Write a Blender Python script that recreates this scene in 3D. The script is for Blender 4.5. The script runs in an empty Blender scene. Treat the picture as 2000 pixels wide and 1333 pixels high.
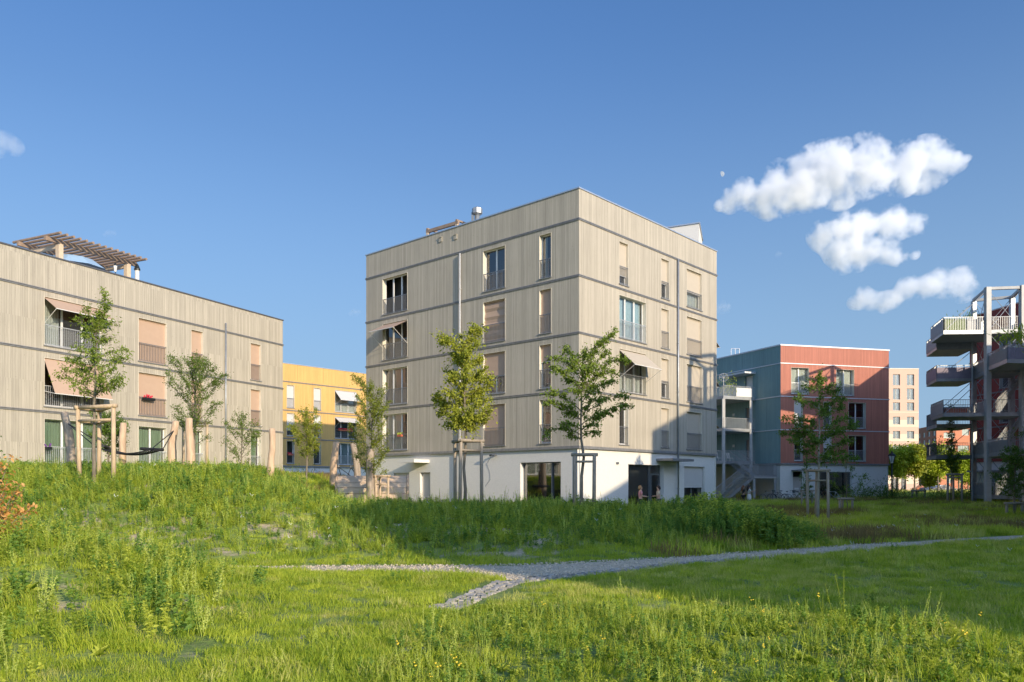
import bpy, math, random
import numpy as np
from mathutils import Vector, Matrix
R = math.radians
scene = bpy.context.scene
COL = scene.collection
rng = np.random.default_rng(7)
random.seed(7)

# ------------------------------------------------------------------ camera, world, sun, exposure
EYE = 1.75
F = 1535.0                       # focal length in photo pixels (photo is 2000 px wide)
HZ = 948.0                       # horizon row
cam_d = bpy.data.cameras.new('camera')
cam_d.sensor_width = 36.0
cam_d.lens = F / 2000 * 36
cam_d.shift_y = (HZ - 666.5) / 2000
cam_d.clip_start = 0.1
cam_d.clip_end = 9000
cam = bpy.data.objects.new('camera', cam_d)
COL.objects.link(cam)
cam.location = (0, 0, EYE)
cam.rotation_euler = (R(90), 0, 0)
scene.camera = cam

SUN_EL = R(16.5)
SUNSIDE_FILL = 2.2                       # fill light: gain added to the sky on its unseen sun side
SUN_H = Vector((.565, -.825)).normalized()
w = bpy.data.worlds.new("World")
scene.world = w
w.use_nodes = True
nt = w.node_tree
bg = nt.nodes['Background']
sky = nt.nodes.new('ShaderNodeTexSky')
sky.sky_type = 'NISHITA'
sky.sun_disc = False
sky.sun_elevation = SUN_EL
sky.sun_rotation = math.atan2(SUN_H.x, SUN_H.y)
sky.altitude = 300
sky.air_density = 1.0
sky.dust_density = 2.0
sky.ozone_density = 6.0
bg.inputs['Strength'].default_value = 0.15
# thin haze of a summer evening: the bright horizon is held back
_sp = nt.nodes.new('ShaderNodeSeparateColor'); nt.links.new(sky.outputs[0], _sp.inputs[0])
_m1 = nt.nodes.new('ShaderNodeMath'); _m1.operation = 'MULTIPLY_ADD'; nt.links.new(_sp.outputs[2], _m1.inputs[0]); _m1.inputs[1].default_value = .172; _m1.inputs[2].default_value = 1.0
_m2 = nt.nodes.new('ShaderNodeMath'); _m2.operation = 'DIVIDE'; _m2.inputs[0].default_value = 1.17; nt.links.new(_m1.outputs[0], _m2.inputs[1])
_m3 = nt.nodes.new('ShaderNodeMath'); _m3.operation = 'MAXIMUM'; _m3.inputs[1].default_value = .70; nt.links.new(_m2.outputs[0], _m3.inputs[0])
_vm = nt.nodes.new('ShaderNodeVectorMath'); _vm.operation = 'SCALE'; nt.links.new(sky.outputs[0], _vm.inputs[0]); # sky behind the camera is boosted towards the sun, added to lift the shade
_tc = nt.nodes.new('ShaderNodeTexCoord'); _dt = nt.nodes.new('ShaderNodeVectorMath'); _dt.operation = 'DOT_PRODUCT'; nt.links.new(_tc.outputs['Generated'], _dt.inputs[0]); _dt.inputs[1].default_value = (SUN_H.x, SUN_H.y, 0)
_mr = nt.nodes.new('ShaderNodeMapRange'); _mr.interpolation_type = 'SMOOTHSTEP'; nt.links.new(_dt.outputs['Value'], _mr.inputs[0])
for _k, _v in ((1, -.25), (2, .8), (3, 1.0), (4, SUNSIDE_FILL)): _mr.inputs[_k].default_value = _v
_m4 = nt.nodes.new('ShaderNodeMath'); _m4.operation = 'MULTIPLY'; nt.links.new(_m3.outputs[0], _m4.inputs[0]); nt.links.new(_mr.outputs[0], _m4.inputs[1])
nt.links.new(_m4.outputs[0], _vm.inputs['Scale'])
_sz = nt.nodes.new('ShaderNodeSeparateXYZ'); nt.links.new(_tc.outputs['Generated'], _sz.inputs[0])
_mh = nt.nodes.new('ShaderNodeMapRange'); _mh.interpolation_type = 'SMOOTHSTEP'; nt.links.new(_sz.outputs[2], _mh.inputs[0])
for _k, _v in ((1, .55), (2, .0), (3, .0), (4, .85)): _mh.inputs[_k].default_value = _v
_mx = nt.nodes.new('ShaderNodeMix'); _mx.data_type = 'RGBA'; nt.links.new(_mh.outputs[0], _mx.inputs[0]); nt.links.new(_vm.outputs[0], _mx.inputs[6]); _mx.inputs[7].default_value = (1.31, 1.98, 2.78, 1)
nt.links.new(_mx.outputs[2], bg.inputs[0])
sd = bpy.data.lights.new('sun', 'SUN')
sd.energy = 3.05
sd.angle = R(0.5)
sd.color = (1.0, .84, .62)
sun = bpy.data.objects.new('sun', sd)
COL.objects.link(sun)
sv = Vector((SUN_H.x * math.cos(SUN_EL), SUN_H.y * math.cos(SUN_EL), math.sin(SUN_EL)))
sun.rotation_euler = sv.to_track_quat('Z', 'Y').to_euler()
sun.location = (60, -80, 60)
scene.view_settings.view_transform = 'Standard'
scene.view_settings.look = 'None'
scene.view_settings.exposure = 0.74
scene.view_settings.gamma = 1
scene.cycles.use_denoising = True
scene.cycles.max_bounces = 8
scene.cycles.transparent_max_bounces = 12
scene.cycles.volume_bounces = 10
scene.cycles.sample_clamp_indirect = 8

# ------------------------------------------------------------------ helpers
def P(px, py, D):                # photo pixel and distance -> point in the place
    return Vector(((px - 1000) / F * D, D, EYE - (py - HZ) / F * D))

def tag(o, label=None, cat=None, group=None, kind=None):
    if label: o['label'] = label
    if cat: o['category'] = cat
    if group: o['group'] = group
    if kind: o['kind'] = kind
    return o

def empty(name, loc, rz=0, label=None, cat=None, group=None):
    o = bpy.data.objects.new(name, None)
    o.empty_display_size = .3
    COL.objects.link(o)
    o.location = loc
    o.rotation_euler = (0, 0, rz)
    return tag(o, label, cat, group)

class MB:
    def __init__(s): s.v = []; s.f = []
    def add(s, vs, fs):
        n = len(s.v); s.v += [tuple(a) for a in vs]; s.f += [tuple(i + n for i in q) for q in fs]; return s
    def quad(s, a, b, c, d): return s.add([a, b, c, d], [(0, 1, 2, 3)])
    def box(s, x0, x1, y0, y1, z0, z1):
        return s.add([(x0, y0, z0), (x1, y0, z0), (x1, y1, z0), (x0, y1, z0), (x0, y0, z1), (x1, y0, z1), (x1, y1, z1), (x0, y1, z1)],
                     [(0, 3, 2, 1), (4, 5, 6, 7), (0, 1, 5, 4), (1, 2, 6, 5), (2, 3, 7, 6), (3, 0, 4, 7)])
    def bar(s, a, b, w, h=None, up=(0, 0, 1)):
        a = Vector(a); b = Vector(b); h = h or w
        d = (b - a).normalized(); up = Vector(up)
        if abs(d.dot(up)) > .95: up = Vector((0, 1, 0))
        x = d.cross(up).normalized(); y = x.cross(d).normalized()
        x = x * (w / 2); y = y * (h / 2)
        return s.add([a - x - y, a + x - y, a + x + y, a - x + y, b - x - y, b + x - y, b + x + y, b - x + y],
                     [(0, 1, 2, 3), (7, 6, 5, 4), (4, 5, 1, 0), (5, 6, 2, 1), (6, 7, 3, 2), (7, 4, 0, 3)])
    def tube(s, pts, rad, n=6, cap=True):
        pts = [Vector(p) for p in pts]
        if not hasattr(rad, '__len__'): rad = [rad] * len(pts)
        vs = []; fs = []; ref = None
        for i, p in enumerate(pts):
            d = (pts[min(i + 1, len(pts) - 1)] - pts[max(i - 1, 0)])
            d = d.normalized() if d.length > 1e-9 else Vector((0, 0, 1))
            if ref is None: ref = Vector((1, 0, 0)) if abs(d.x) < .8 else Vector((0, 1, 0))
            x = (ref - d * ref.dot(d)).normalized(); y = d.cross(x); ref = x
            for k in range(n):
                a = 2 * math.pi * k / n
                vs.append(p + (x * math.cos(a) + y * math.sin(a)) * rad[i])
        for i in range(len(pts) - 1):
            for k in range(n):
                fs.append((i * n + k, i * n + (k + 1) % n, (i + 1) * n + (k + 1) % n, (i + 1) * n + k))
        if cap:
            fs.append(tuple(range(n - 1, -1, -1))); fs.append(tuple((len(pts) - 1) * n + k for k in range(n)))
        return s.add(vs, fs)
    def prism(s, poly, z0, z1):
        n = len(poly)
        vs = [(p[0], p[1], z0) for p in poly] + [(p[0], p[1], z1) for p in poly]
        fs = [tuple(range(n - 1, -1, -1)), tuple(range(n, 2 * n))] + [(k, (k + 1) % n, n + (k + 1) % n, n + k) for k in range(n)]
        return s.add(vs, fs)
    def ball(s, c, r, nu=10, nv=7, jit=0):
        c = Vector(c); r = r if hasattr(r, '__len__') else (r, r, r)
        vs = [c + Vector((0, 0, -r[2]))]
        for j in range(1, nv):
            t = math.pi * j / nv - math.pi / 2
            for k in range(nu):
                a = 2 * math.pi * k / nu; q = 1 + (random.uniform(-jit, jit) if jit else 0)
                vs.append(c + Vector((math.cos(t) * math.cos(a) * r[0] * q, math.cos(t) * math.sin(a) * r[1] * q, math.sin(t) * r[2] * q)))
        vs.append(c + Vector((0, 0, r[2])))
        fs = [(0, 1 + (k + 1) % nu, 1 + k) for k in range(nu)]
        for j in range(nv - 2):
            for k in range(nu):
                a = 1 + j * nu
                fs.append((a + k, a + (k + 1) % nu, a + nu + (k + 1) % nu, a + nu + k))
        a = 1 + (nv - 2) * nu
        fs += [(a + k, a + (k + 1) % nu, len(vs) - 1) for k in range(nu)]
        return s.add(vs, fs)
    def build(s, name, mat, parent=None, loc=None, rz=0, smooth=False):
        me = bpy.data.meshes.new(name)
        me.from_pydata(s.v, [], s.f)
        if smooth: me.polygons.foreach_set('use_smooth', [True] * len(me.polygons))
        return link(name, me, mat, parent, loc, rz)

def link(name, me, mat, parent=None, loc=None, rz=0):
    if mat and not me.materials: me.materials.append(mat)
    o = bpy.data.objects.new(name, me)
    COL.objects.link(o)
    if parent: o.parent = parent
    if loc: o.location = loc
    if rz: o.rotation_euler = (0, 0, rz)
    return o

def np_mesh(name, V, tris):      # V (n,3), tris (m,3)
    me = bpy.data.meshes.new(name)
    V = np.asarray(V, np.float32); T = np.asarray(tris, np.int32)
    me.vertices.add(len(V)); me.vertices.foreach_set('co', V.ravel())
    k = T.shape[1]
    me.loops.add(T.size); me.loops.foreach_set('vertex_index', T.ravel())
    me.polygons.add(len(T)); me.polygons.foreach_set('loop_start', np.arange(0, T.size, k, dtype=np.int32))
    me.polygons.foreach_set('loop_total', np.full(len(T), k, np.int32))
    me.update(); me.validate()
    return me

def copy_tree(o, parent=None, loc=None, rz=None):
    c = o.copy(); COL.objects.link(c)
    if parent: c.parent = parent
    if loc is not None: c.location = loc
    if rz is not None: c.rotation_euler = (0, 0, rz)
    for ch in o.children: copy_tree(ch, c)
    return c

# value noise in python for masks
_perm = np.random.default_rng(3).random((256, 256))
def vnoise(x, y, s=1.0, ox=0.0):
    x = np.asarray(x, float) / s + 37.3 + ox; y = np.asarray(y, float) / s + 91.7 + ox * 1.7
    xi = np.floor(x).astype(int); yi = np.floor(y).astype(int); fx = x - xi; fy = y - yi
    fx = fx * fx * (3 - 2 * fx); fy = fy * fy * (3 - 2 * fy)
    g = lambda a, b: _perm[a % 256, b % 256]
    return (g(xi, yi) * (1 - fx) + g(xi + 1, yi) * fx) * (1 - fy) + (g(xi, yi + 1) * (1 - fx) + g(xi + 1, yi + 1) * fx) * fy
def fbm(x, y, s=1.0, ox=0.0): return (vnoise(x, y, s, ox) * .55 + vnoise(x, y, s * .47, ox + 5) * .3 + vnoise(x, y, s * .21, ox + 9) * .15)
def sm(a, b, t):
    t = np.clip((np.asarray(t, float) - a) / (b - a), 0, 1); return t * t * (3 - 2 * t)

# ------------------------------------------------------------------ materials
def mat(name):
    m = bpy.data.materials.new(name); m.use_nodes = True
    n = m.node_tree; b = n.nodes['Principled BSDF']
    return m, n, b
def node(n, t, **kw):
    x = n.nodes.new(t)
    for k, v in kw.items():
        if k in x.inputs: x.inputs[k].default_value = v
        else: setattr(x, k, v)
    return x
def mixc(n, fac, a, b, mode='MIX'):
    x = n.nodes.new('ShaderNodeMix'); x.data_type = 'RGBA'; x.blend_type = mode
    for i, s in ((0, fac), (6, a), (7, b)):
        if hasattr(s, 'links'): n.links.new(s, x.inputs[i])
        elif i == 0: x.inputs[0].default_value = s
        else: x.inputs[i].default_value = (*s, 1)
    return x.outputs[2]
def ramp(n, src, stops):
    x = n.nodes.new('ShaderNodeValToRGB'); n.links.new(src, x.inputs[0])
    e = x.color_ramp.elements
    while len(e) < len(stops): e.new(.5)
    for k, (p, c) in enumerate(stops): e[k].position = p; e[k].color = (*c, 1) if hasattr(c, '__len__') else (c, c, c, 1)
    return x.outputs[0]
def mul(c, k): return tuple(a * k for a in c)

def plain(name, col, rough=.6, metal=0, var=.12, scale=6, bump=0, stretch=None):
    m, n, b = mat(name)
    tc = node(n, 'ShaderNodeTexCoord'); ns = node(n, 'ShaderNodeTexNoise', Scale=scale, Detail=5)
    src = tc.outputs['Object']
    if stretch:
        mp = node(n, 'ShaderNodeMapping'); mp.inputs['Scale'].default_value = stretch
        n.links.new(src, mp.inputs[0]); src = mp.outputs[0]
    n.links.new(src, ns.inputs['Vector'])
    c = ramp(n, ns.outputs[0], [(.25, mul(col, 1 - var)), (.75, mul(col, 1 + var))])
    n.links.new(c, b.inputs['Base Color'])
    b.inputs['Roughness'].default_value = rough; b.inputs['Metallic'].default_value = metal
    if bump:
        bp = node(n, 'ShaderNodeBump', Strength=bump, Distance=.02); n.links.new(ns.outputs[0], bp.inputs['Height']); n.links.new(bp.outputs[0], b.inputs['Normal'])
    return m

def cladding(name, col, var=.1, boards=6.5, gap=.5):
    m, n, b = mat(name)
    tc = node(n, 'ShaderNodeTexCoord'); sx = node(n, 'ShaderNodeSeparateXYZ'); n.links.new(tc.outputs['Object'], sx.inputs[0])
    mx = node(n, 'ShaderNodeMath', operation='MULTIPLY'); n.links.new(sx.outputs[0], mx.inputs[0]); mx.inputs[1].default_value = boards
    # storey number shifts the board pattern, so that boards break at each belt
    sz = node(n, 'ShaderNodeMath', operation='MULTIPLY_ADD'); n.links.new(sx.outputs[2], sz.inputs[0]); sz.inputs[1].default_value = 1 / 3.005; sz.inputs[2].default_value = 3.73
    fz = node(n, 'ShaderNodeMath', operation='FLOOR'); n.links.new(sz.outputs[0], fz.inputs[0])
    ad = node(n, 'ShaderNodeMath', operation='MULTIPLY_ADD'); n.links.new(fz.outputs[0], ad.inputs[0]); ad.inputs[1].default_value = 137.31; n.links.new(mx.outputs[0], ad.inputs[2])
    vo = node(n, 'ShaderNodeTexVoronoi', voronoi_dimensions='1D', feature='F1'); vo.inputs['Scale'].default_value = 1; vo.inputs['Randomness'].default_value = .75
    n.links.new(ad.outputs[0], vo.inputs['W'])
    ve = node(n, 'ShaderNodeTexVoronoi', voronoi_dimensions='1D', feature='DISTANCE_TO_EDGE'); ve.inputs['Scale'].default_value = 1; ve.inputs['Randomness'].default_value = .75
    n.links.new(ad.outputs[0], ve.inputs['W'])
    sc = node(n, 'ShaderNodeSeparateColor'); n.links.new(vo.outputs['Color'], sc.inputs[0])
    c1 = ramp(n, sc.outputs[0], [(0, mul(col, 1 - var)), (.5, col), (1, mul(col, 1 + var))])
    mp = node(n, 'ShaderNodeMapping'); mp.inputs['Scale'].default_value = (26, 26, .7); n.links.new(tc.outputs['Object'], mp.inputs[0])
    gr = node(n, 'ShaderNodeTexNoise', Scale=1, Detail=6, Roughness=.65); n.links.new(mp.outputs[0], gr.inputs['Vector'])
    g2 = ramp(n, gr.outputs[0], [(.3, .80), (.52, 1.0), (.75, 1.1)])
    c2 = mixc(n, 1.0, c1, g2, 'MULTIPLY')
    big = node(n, 'ShaderNodeTexNoise', Scale=.45, Detail=3); n.links.new(tc.outputs['Object'], big.inputs['Vector'])
    c3 = mixc(n, 1.0, c2, ramp(n, big.outputs[0], [(.3, .94), (.7, 1.04)]), 'MULTIPLY')
    # knots
    mk = node(n, 'ShaderNodeMapping'); mk.inputs['Scale'].default_value = (9, 9, 2.2); n.links.new(tc.outputs['Object'], mk.inputs[0])
    vk = node(n, 'ShaderNodeTexVoronoi'); vk.inputs['Scale'].default_value = 1; n.links.new(mk.outputs[0], vk.inputs['Vector'])
    kn = ramp(n, vk.outputs['Distance'], [(.05, 1.0), (.10, 0.0)])
    c3 = mixc(n, kn, c3, mul(col, .62))
    edge = ramp(n, ve.outputs['Distance'], [(.015, 1.0), (.06, 0.0)])
    ea = node(n, 'ShaderNodeMath', operation='MULTIPLY'); n.links.new(edge, ea.inputs[0]); ea.inputs[1].default_value = gap
    c4 = mixc(n, ea.outputs[0], c3, mul(col, .35))
    mj = node(n, 'ShaderNodeMath', operation='MULTIPLY'); n.links.new(ad.outputs[0], mj.inputs[0]); mj.inputs[1].default_value = .055
    vj = node(n, 'ShaderNodeTexVoronoi', voronoi_dimensions='1D', feature='DISTANCE_TO_EDGE'); vj.inputs['Scale'].default_value = 1; vj.inputs['Randomness'].default_value = .5; n.links.new(mj.outputs[0], vj.inputs['W'])
    c4 = mixc(n, ramp(n, vj.outputs['Distance'], [(.003, .55), (.008, 0.0)]), c4, mul(col, .3))   # joints between the prefabricated panels
    n.links.new(c4.outputs[0] if hasattr(c4,'outputs') else c4, b.inputs['Base Color'])
    bp = node(n, 'ShaderNodeBump', Strength=.6, Distance=.012); n.links.new(ramp(n, ve.outputs['Distance'], [(.0, 0.0), (.08, 1.0)]), bp.inputs['Height'])
    n.links.new(bp.outputs[0], b.inputs['Normal'])
    b.inputs['Roughness'].default_value = .75
    return m

def glass(name, tint=(.9, .95, .95), dark=.0):
    m, n, b = mat(name)
    n.nodes.remove(b); out = n.nodes['Material Output']
    tr = node(n, 'ShaderNodeBsdfTransparent'); tr.inputs[0].default_value = (*tint, 1)
    gl = node(n, 'ShaderNodeBsdfGlossy'); gl.inputs['Roughness'].default_value = .01
    fr = node(n, 'ShaderNodeFresnel', IOR=1.75)
    ns = node(n, 'ShaderNodeTexNoise', Scale=.9, Detail=1); bp = node(n, 'ShaderNodeBump', Strength=.04, Distance=.1); n.links.new(ns.outputs[0], bp.inputs['Height']); n.links.new(bp.outputs[0], gl.inputs['Normal'])
    ad = node(n, 'ShaderNodeMath', operation='ADD'); n.links.new(fr.outputs[0], ad.inputs[0]); ad.inputs[1].default_value = .1 + dark
    mx = node(n, 'ShaderNodeMixShader'); n.links.new(ad.outputs[0], mx.inputs[0]); n.links.new(tr.outputs[0], mx.inputs[1]); n.links.new(gl.outputs[0], mx.inputs[2])
    n.links.new(mx.outputs[0], out.inputs[0])
    return m

def leafmat(name, c0, c1, trans=.35, scale=3.0, tint=(1.1, 1.2, .5)):
    m, n, b = mat(name)
    out = n.nodes['Material Output']
    oi = node(n, 'ShaderNodeObjectInfo'); ge = node(n, 'ShaderNodeNewGeometry')
    rn = node(n, 'ShaderNodeMath', operation='ADD'); n.links.new(oi.outputs['Random'], rn.inputs[0]); n.links.new(ge.outputs['Random Per Island'], rn.inputs[1])
    hf = node(n, 'ShaderNodeMath', operation='MULTIPLY'); n.links.new(rn.outputs[0], hf.inputs[0]); hf.inputs[1].default_value = .5
    c = ramp(n, hf.outputs[0], [(.15, c0), (.85, c1)])
    n.links.new(c, b.inputs['Base Color']); b.inputs['Roughness'].default_value = .55; b.inputs['Specular IOR Level'].default_value = .3
    tl = node(n, 'ShaderNodeBsdfTranslucent'); ct = mixc(n, 1.0, c, tint, 'MULTIPLY'); n.links.new(ct, tl.inputs[0])
    mx = node(n, 'ShaderNodeMixShader'); mx.inputs[0].default_value = trans
    n.links.new(b.outputs[0], mx.inputs[1]); n.links.new(tl.outputs[0], mx.inputs[2]); n.links.new(mx.outputs[0], out.inputs[0])
    return m

M = {}
M['clad'] = cladding('greige_timber', (.445, .395, .31), .1, 8.0, .6)
M['clad_y'] = cladding('yellow_timber', (.64, .39, .125), var=.05)
M['clad_r'] = cladding('red_timber', (.455, .17, .112), var=.07)
M['clad_t'] = cladding('teal_timber', (.235, .35, .335), var=.05)
M['clad_d'] = cladding('dark_red_timber', (.30, .045, .03), var=.07)
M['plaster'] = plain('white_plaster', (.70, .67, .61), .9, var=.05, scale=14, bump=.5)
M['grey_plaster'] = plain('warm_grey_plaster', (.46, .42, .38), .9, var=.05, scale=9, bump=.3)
M['band'] = plain('grey_flashing', (.25, .245, .24), .5, .3, var=.2)
M['bandw'] = plain('pale_flashing', (.62, .62, .63), .5, .2, var=.1)
M['coping'] = plain('zinc_coping', (.50, .54, .60), .38, .6, var=.08)
M['coping_d'] = plain('dark_coping', (.12, .12, .13), .5, .3)
M['roof'] = plain('gravel_roof', (.35, .34, .32), .95, scale=30, bump=.5)
M['dark'] = plain('room_dark', (.05, .048, .045), .9)
M['sash'] = plain('white_sash', (.74, .73, .70), .45, var=.04)
M['sash_g'] = plain('grey_sash', (.16, .17, .18), .4, .3, var=.08)
M['trim'] = plain('pale_reveal', (.66, .60, .48), .6, var=.05)
M['rail'] = plain('railing_steel', (.23, .235, .24), .45, .5, var=.1)
M['rail_l'] = plain('railing_pale', (.55, .56, .56), .45, .4, var=.1)
M['blind'] = plain('tan_blind', (.46, .325, .235), .85, var=.04, scale=3)
M['blind_o'] = plain('apricot_blind', (.47, .325, .23), .85, var=.04, scale=3)
M['blind_c'] = plain('cream_blind', (.47, .405, .315), .85, var=.03, scale=3)
M['blind_g'] = plain('pale_grey_blind', (.56, .53, .49), .85, var=.03, scale=3)
M['curtain'] = plain('white_curtain', (.62, .63, .58), .9, var=.12, scale=9, stretch=(6, 1, .3))
M['curtain_g'] = plain('green_curtain', (.30, .40, .26), .9, var=.15, scale=9, stretch=(6, 1, .3))
M['curtain_b'] = plain('blue_curtain', (.36, .46, .50), .9, var=.15, scale=14)
M['glass'] = glass('window_glass')
M['glass_d'] = glass('shop_glass', (.75, .8, .8), .1)
M['steel'] = plain('galvanised_steel', (.34, .355, .365), .42, .55, var=.16, scale=4)
M['steel_p'] = plain('pale_concrete_steel', (.41, .405, .385), .6, .15, var=.1, scale=3)
M['panel'] = plain('grey_mesh_panel', (.29, .295, .31), .6, .3, var=.1)
M['panel_v'] = plain('purple_grey_panel', (.25, .21, .26), .6, .1, var=.1)
M['panel_w'] = plain('white_cloth', (.75, .72, .66), .8, var=.05)
M['stake'] = plain('stake_wood', (.50, .37, .235), .8, var=.25, scale=5, bump=.3, stretch=(5, 5, .6))
M['stake_g'] = plain('weathered_stake', (.33, .27, .20), .85, var=.25, scale=5, bump=.3, stretch=(5, 5, .6))
M['log'] = plain('robinia_log', (.55, .385, .25), .8, var=.3, scale=2.5, bump=.6, stretch=(4, 4, .7))
M['log_d'] = plain('grey_log', (.34, .27, .20), .85, var=.4, scale=2.5, bump=.6, stretch=(4, 4, .7))
M['plank'] = plain('pale_planks', (.58, .43, .29), .75, var=.15, scale=3, stretch=(1, 1, 9), bump=.4)
M['pergola'] = plain('pergola_wood', (.29, .205, .145), .75, var=.2, scale=4)
M['pergola_p'] = plain('pergola_post_wood', (.60, .47, .33), .75, var=.1, scale=4)
M['bark'] = plain('young_bark', (.20, .165, .12), .9, var=.35, scale=9, bump=.6, stretch=(2, 2, .5))
M['bark_g'] = plain('grey_bark', (.30, .27, .21), .9, var=.3, scale=9, bump=.6, stretch=(2, 2, .5))
M['black'] = plain('black_rubber', (.02, .02, .022), .6, var=.2)
M['iron'] = plain('black_iron', (.025, .03, .03), .4, .4, var=.2)
M['brick'] = plain('brown_brick', (.33, .15, .10), .9, var=.12, scale=2)
M['brick_o'] = plain('orange_brick', (.52, .20, .11), .9, var=.08, scale=2)
M['pink'] = plain('pink_render', (.70, .50, .38), .9, var=.03)
M['cream'] = plain('cream_render', (.76, .63, .45), .9, var=.03)
M['red_wood'] = plain('red_brown_box', (.26, .07, .035), .7)
M['petal_y'] = plain('yellow_petals', (.75, .55, .04), .7, var=.1)
M['pipe_g'] = plain('pale_grey_pipe', (.46, .455, .44), .5, var=.06)
M['terra'] = plain('terracotta', (.45, .12, .06), .7)
M['para'] = plain('blue_parasol', (.30, .44, .60), .7, var=.05)
M['white'] = plain('white_metal', (.68, .66, .62), .4, var=.03)
M['petal_r'] = plain('red_petals', (.6, .03, .06), .7, var=.3, scale=20)
M['petal_w'] = plain('white_petals', (.8, .8, .75), .7, var=.1)
M['petal_v'] = plain('purple_petals', (.14, .05, .22), .7, var=.3)
M['leaf_a'] = leafmat('leaf_cherry', (.10, .17, .022), (.26, .33, .045))
M['leaf_b'] = leafmat('leaf_yellowish', (.14, .19, .02), (.38, .39, .045))
M['leaf_c'] = leafmat('leaf_deep', (.075, .15, .02), (.19, .28, .04))
M['leaf_o'] = leafmat('leaf_copper', (.64, .33, .09), (.86, .53, .21), .35, tint=(1.2, .9, .6))
M['leaf_l'] = leafmat('leaf_lime', (.26, .36, .03), (.50, .56, .06))
M['weed'] = leafmat('weed_leaf', (.23, .32, .035), (.57, .60, .09), .5)
M['weed_y'] = leafmat('weed_leaf_pale', (.48, .57, .11), (.70, .74, .22), .5)
M['weed_d'] = leafmat('weed_leaf_dark', (.12, .24, .045), (.30, .42, .07), .48)
M['grass'] = leafmat('grass_blade', (.23, .34, .03), (.60, .63, .075), .5)
M['grass_y'] = leafmat('grass_blade_dry', (.44, .46, .10), (.68, .64, .22), .5)
M['grass_r'] = leafmat('grass_blade_reddish', (.17, .12, .05), (.30, .22, .08), .35)
M['stone'] = plain('grey_sett', (.36, .345, .32), .85, var=.3, scale=5, bump=.4)
M['pebble'] = leafmat('pebble', (.36, .30, .21), (.72, .61, .44), .0)
M['earth'] = plain('heap_earth', (.40, .33, .24), .95, var=.2, scale=2, bump=.5)
# ------------------------------------------------------------------ ground
def yfar(x): return np.interp(x, [-30, -9, -5.7, -3.36, 0, 3.7, 9.5, 18, 40], [16.2, 16.6, 16.8, 17.1, 17.3, 18.9, 22.8, 27.7, 39.5])
def ynear(x): return np.interp(x, [-30, -9, -5.5, -2, -.9, 0, 1.0, 4.08, 8.35, 16.2, 40], [15.4, 15.8, 16.1, 15.6, 15.2, 14.1, 15.1, 17.7, 20.2, 25.2, 38.2])
def plateau(x, y): return sm(-4.9, -10.4, x + (y - 28) * .1)
def H(x, y):
    x = np.asarray(x, float); y = np.asarray(y, float)
    d = y - yfar(x)
    L = plateau(x, y)
    hm = np.interp(d, [.3, 1.5, 3.5, 6.5, 10, 14], [0, .22, .85, 1.72, 2.08, 2.2])
    hb = np.interp(d, [.6, 2, 4, 7, 9], [0, .12, .5, .82, .84]) * (1 - sm(5.2, 9.0, x)) * (1 - sm(27, 36, y))
    z = hb * (1 - L) + hm * L
    z = z * (1 - sm(75, 110, y)) * (1 - sm(-40, -60, x) * sm(30, 60, y) * .0)
    z = z + .85 * np.exp(-((x + 6.9) / 2.3) ** 2 - ((y - 11) / 2.6) ** 2)
    z = z + .30 * np.exp(-((x - 3.0) / 2.6) ** 2 - ((y - 7.6) / 1.9) ** 2)
    z = z + .34 * sm(32, 58, y) * sm(5, 16, x)
    onp = sm(.9, 0, np.abs(y - (yfar(x) + ynear(x)) / 2) - (yfar(x) - ynear(x)) / 2)
    far = sm(60, 90, y)
    z = z + (fbm(x, y, 2.2) - .5) * .16 * (1 - onp) * (1 - far) + (vnoise(x, y, 9) - .5) * .12 * (1 - onp)
    return z
def Hs(x, y): return float(H(np.array([x]), np.array([y]))[0])
def ray_ground(px, py):          # the ground point seen at a photo pixel
    lo = 4.0
    for D in np.arange(4, 140, .05):
        p = P(px, py, D)
        if p.z <= Hs(p.x, p.y): return p
    return P(px, py, 60)

def bare(x, y):
    n = fbm(x, y, .8, 11); f = fbm(x, y, .22, 23)
    d = y - yfar(x)
    slope = sm(.6, 1.6, d) * (1 - sm(5.2, 7.5, d)) * sm(3.2, .5, x) * sm(-13, -9, x)
    lawn = sm(-.6, -1.6, x) * (y < 15) * .72
    return np.clip(sm(.60, .70, n * .5 + f * .5 + .075 * slope - .09 * (1 - np.clip(slope + lawn, 0, 1))), 0, 1)

gx = np.concatenate([np.linspace(-900, -80, 16), np.arange(-64, -14, 1.0), np.arange(-14, 20, .2), np.arange(20, 70, .8), np.linspace(80, 900, 18)])
gy = np.concatenate([np.linspace(-80, 0, 10), np.arange(3, 34, .2), np.arange(34, 64, .6), np.arange(65, 130, 3), np.linspace(140, 1800, 20)])
GX, GY = np.meshgrid(gx, gy)
GZ = H(GX, GY)
V = np.stack([GX, GY, GZ], -1).reshape(-1, 3)
nx, ny = len(gx), len(gy)
idx = np.arange(nx * ny).reshape(ny, nx)
Q = np.stack([idx[:-1, :-1], idx[:-1, 1:], idx[1:, 1:], idx[1:, :-1]], -1).reshape(-1, 4)
me = np_mesh('ground', V, Q)
me.polygons.foreach_set('use_smooth', [True] * len(me.polygons))
at = me.attributes.new('bare', 'FLOAT', 'POINT'); at.data.foreach_set('value', bare(GX, GY).ravel().astype(np.float32))
at = me.attributes.new('dry', 'FLOAT', 'POINT'); at.data.foreach_set('value', (sm(66, 80, GY) * sm(10, 30, GX)).ravel().astype(np.float32))
m, n, b = mat('soil_and_turf')
tc = node(n, 'ShaderNodeTexCoord'); n1 = node(n, 'ShaderNodeTexNoise', Scale=1.3, Detail=8); n.links.new(tc.outputs['Object'], n1.inputs['Vector'])
n2 = node(n, 'ShaderNodeTexNoise', Scale=14, Detail=6); n.links.new(tc.outputs['Object'], n2.inputs['Vector'])
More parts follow.
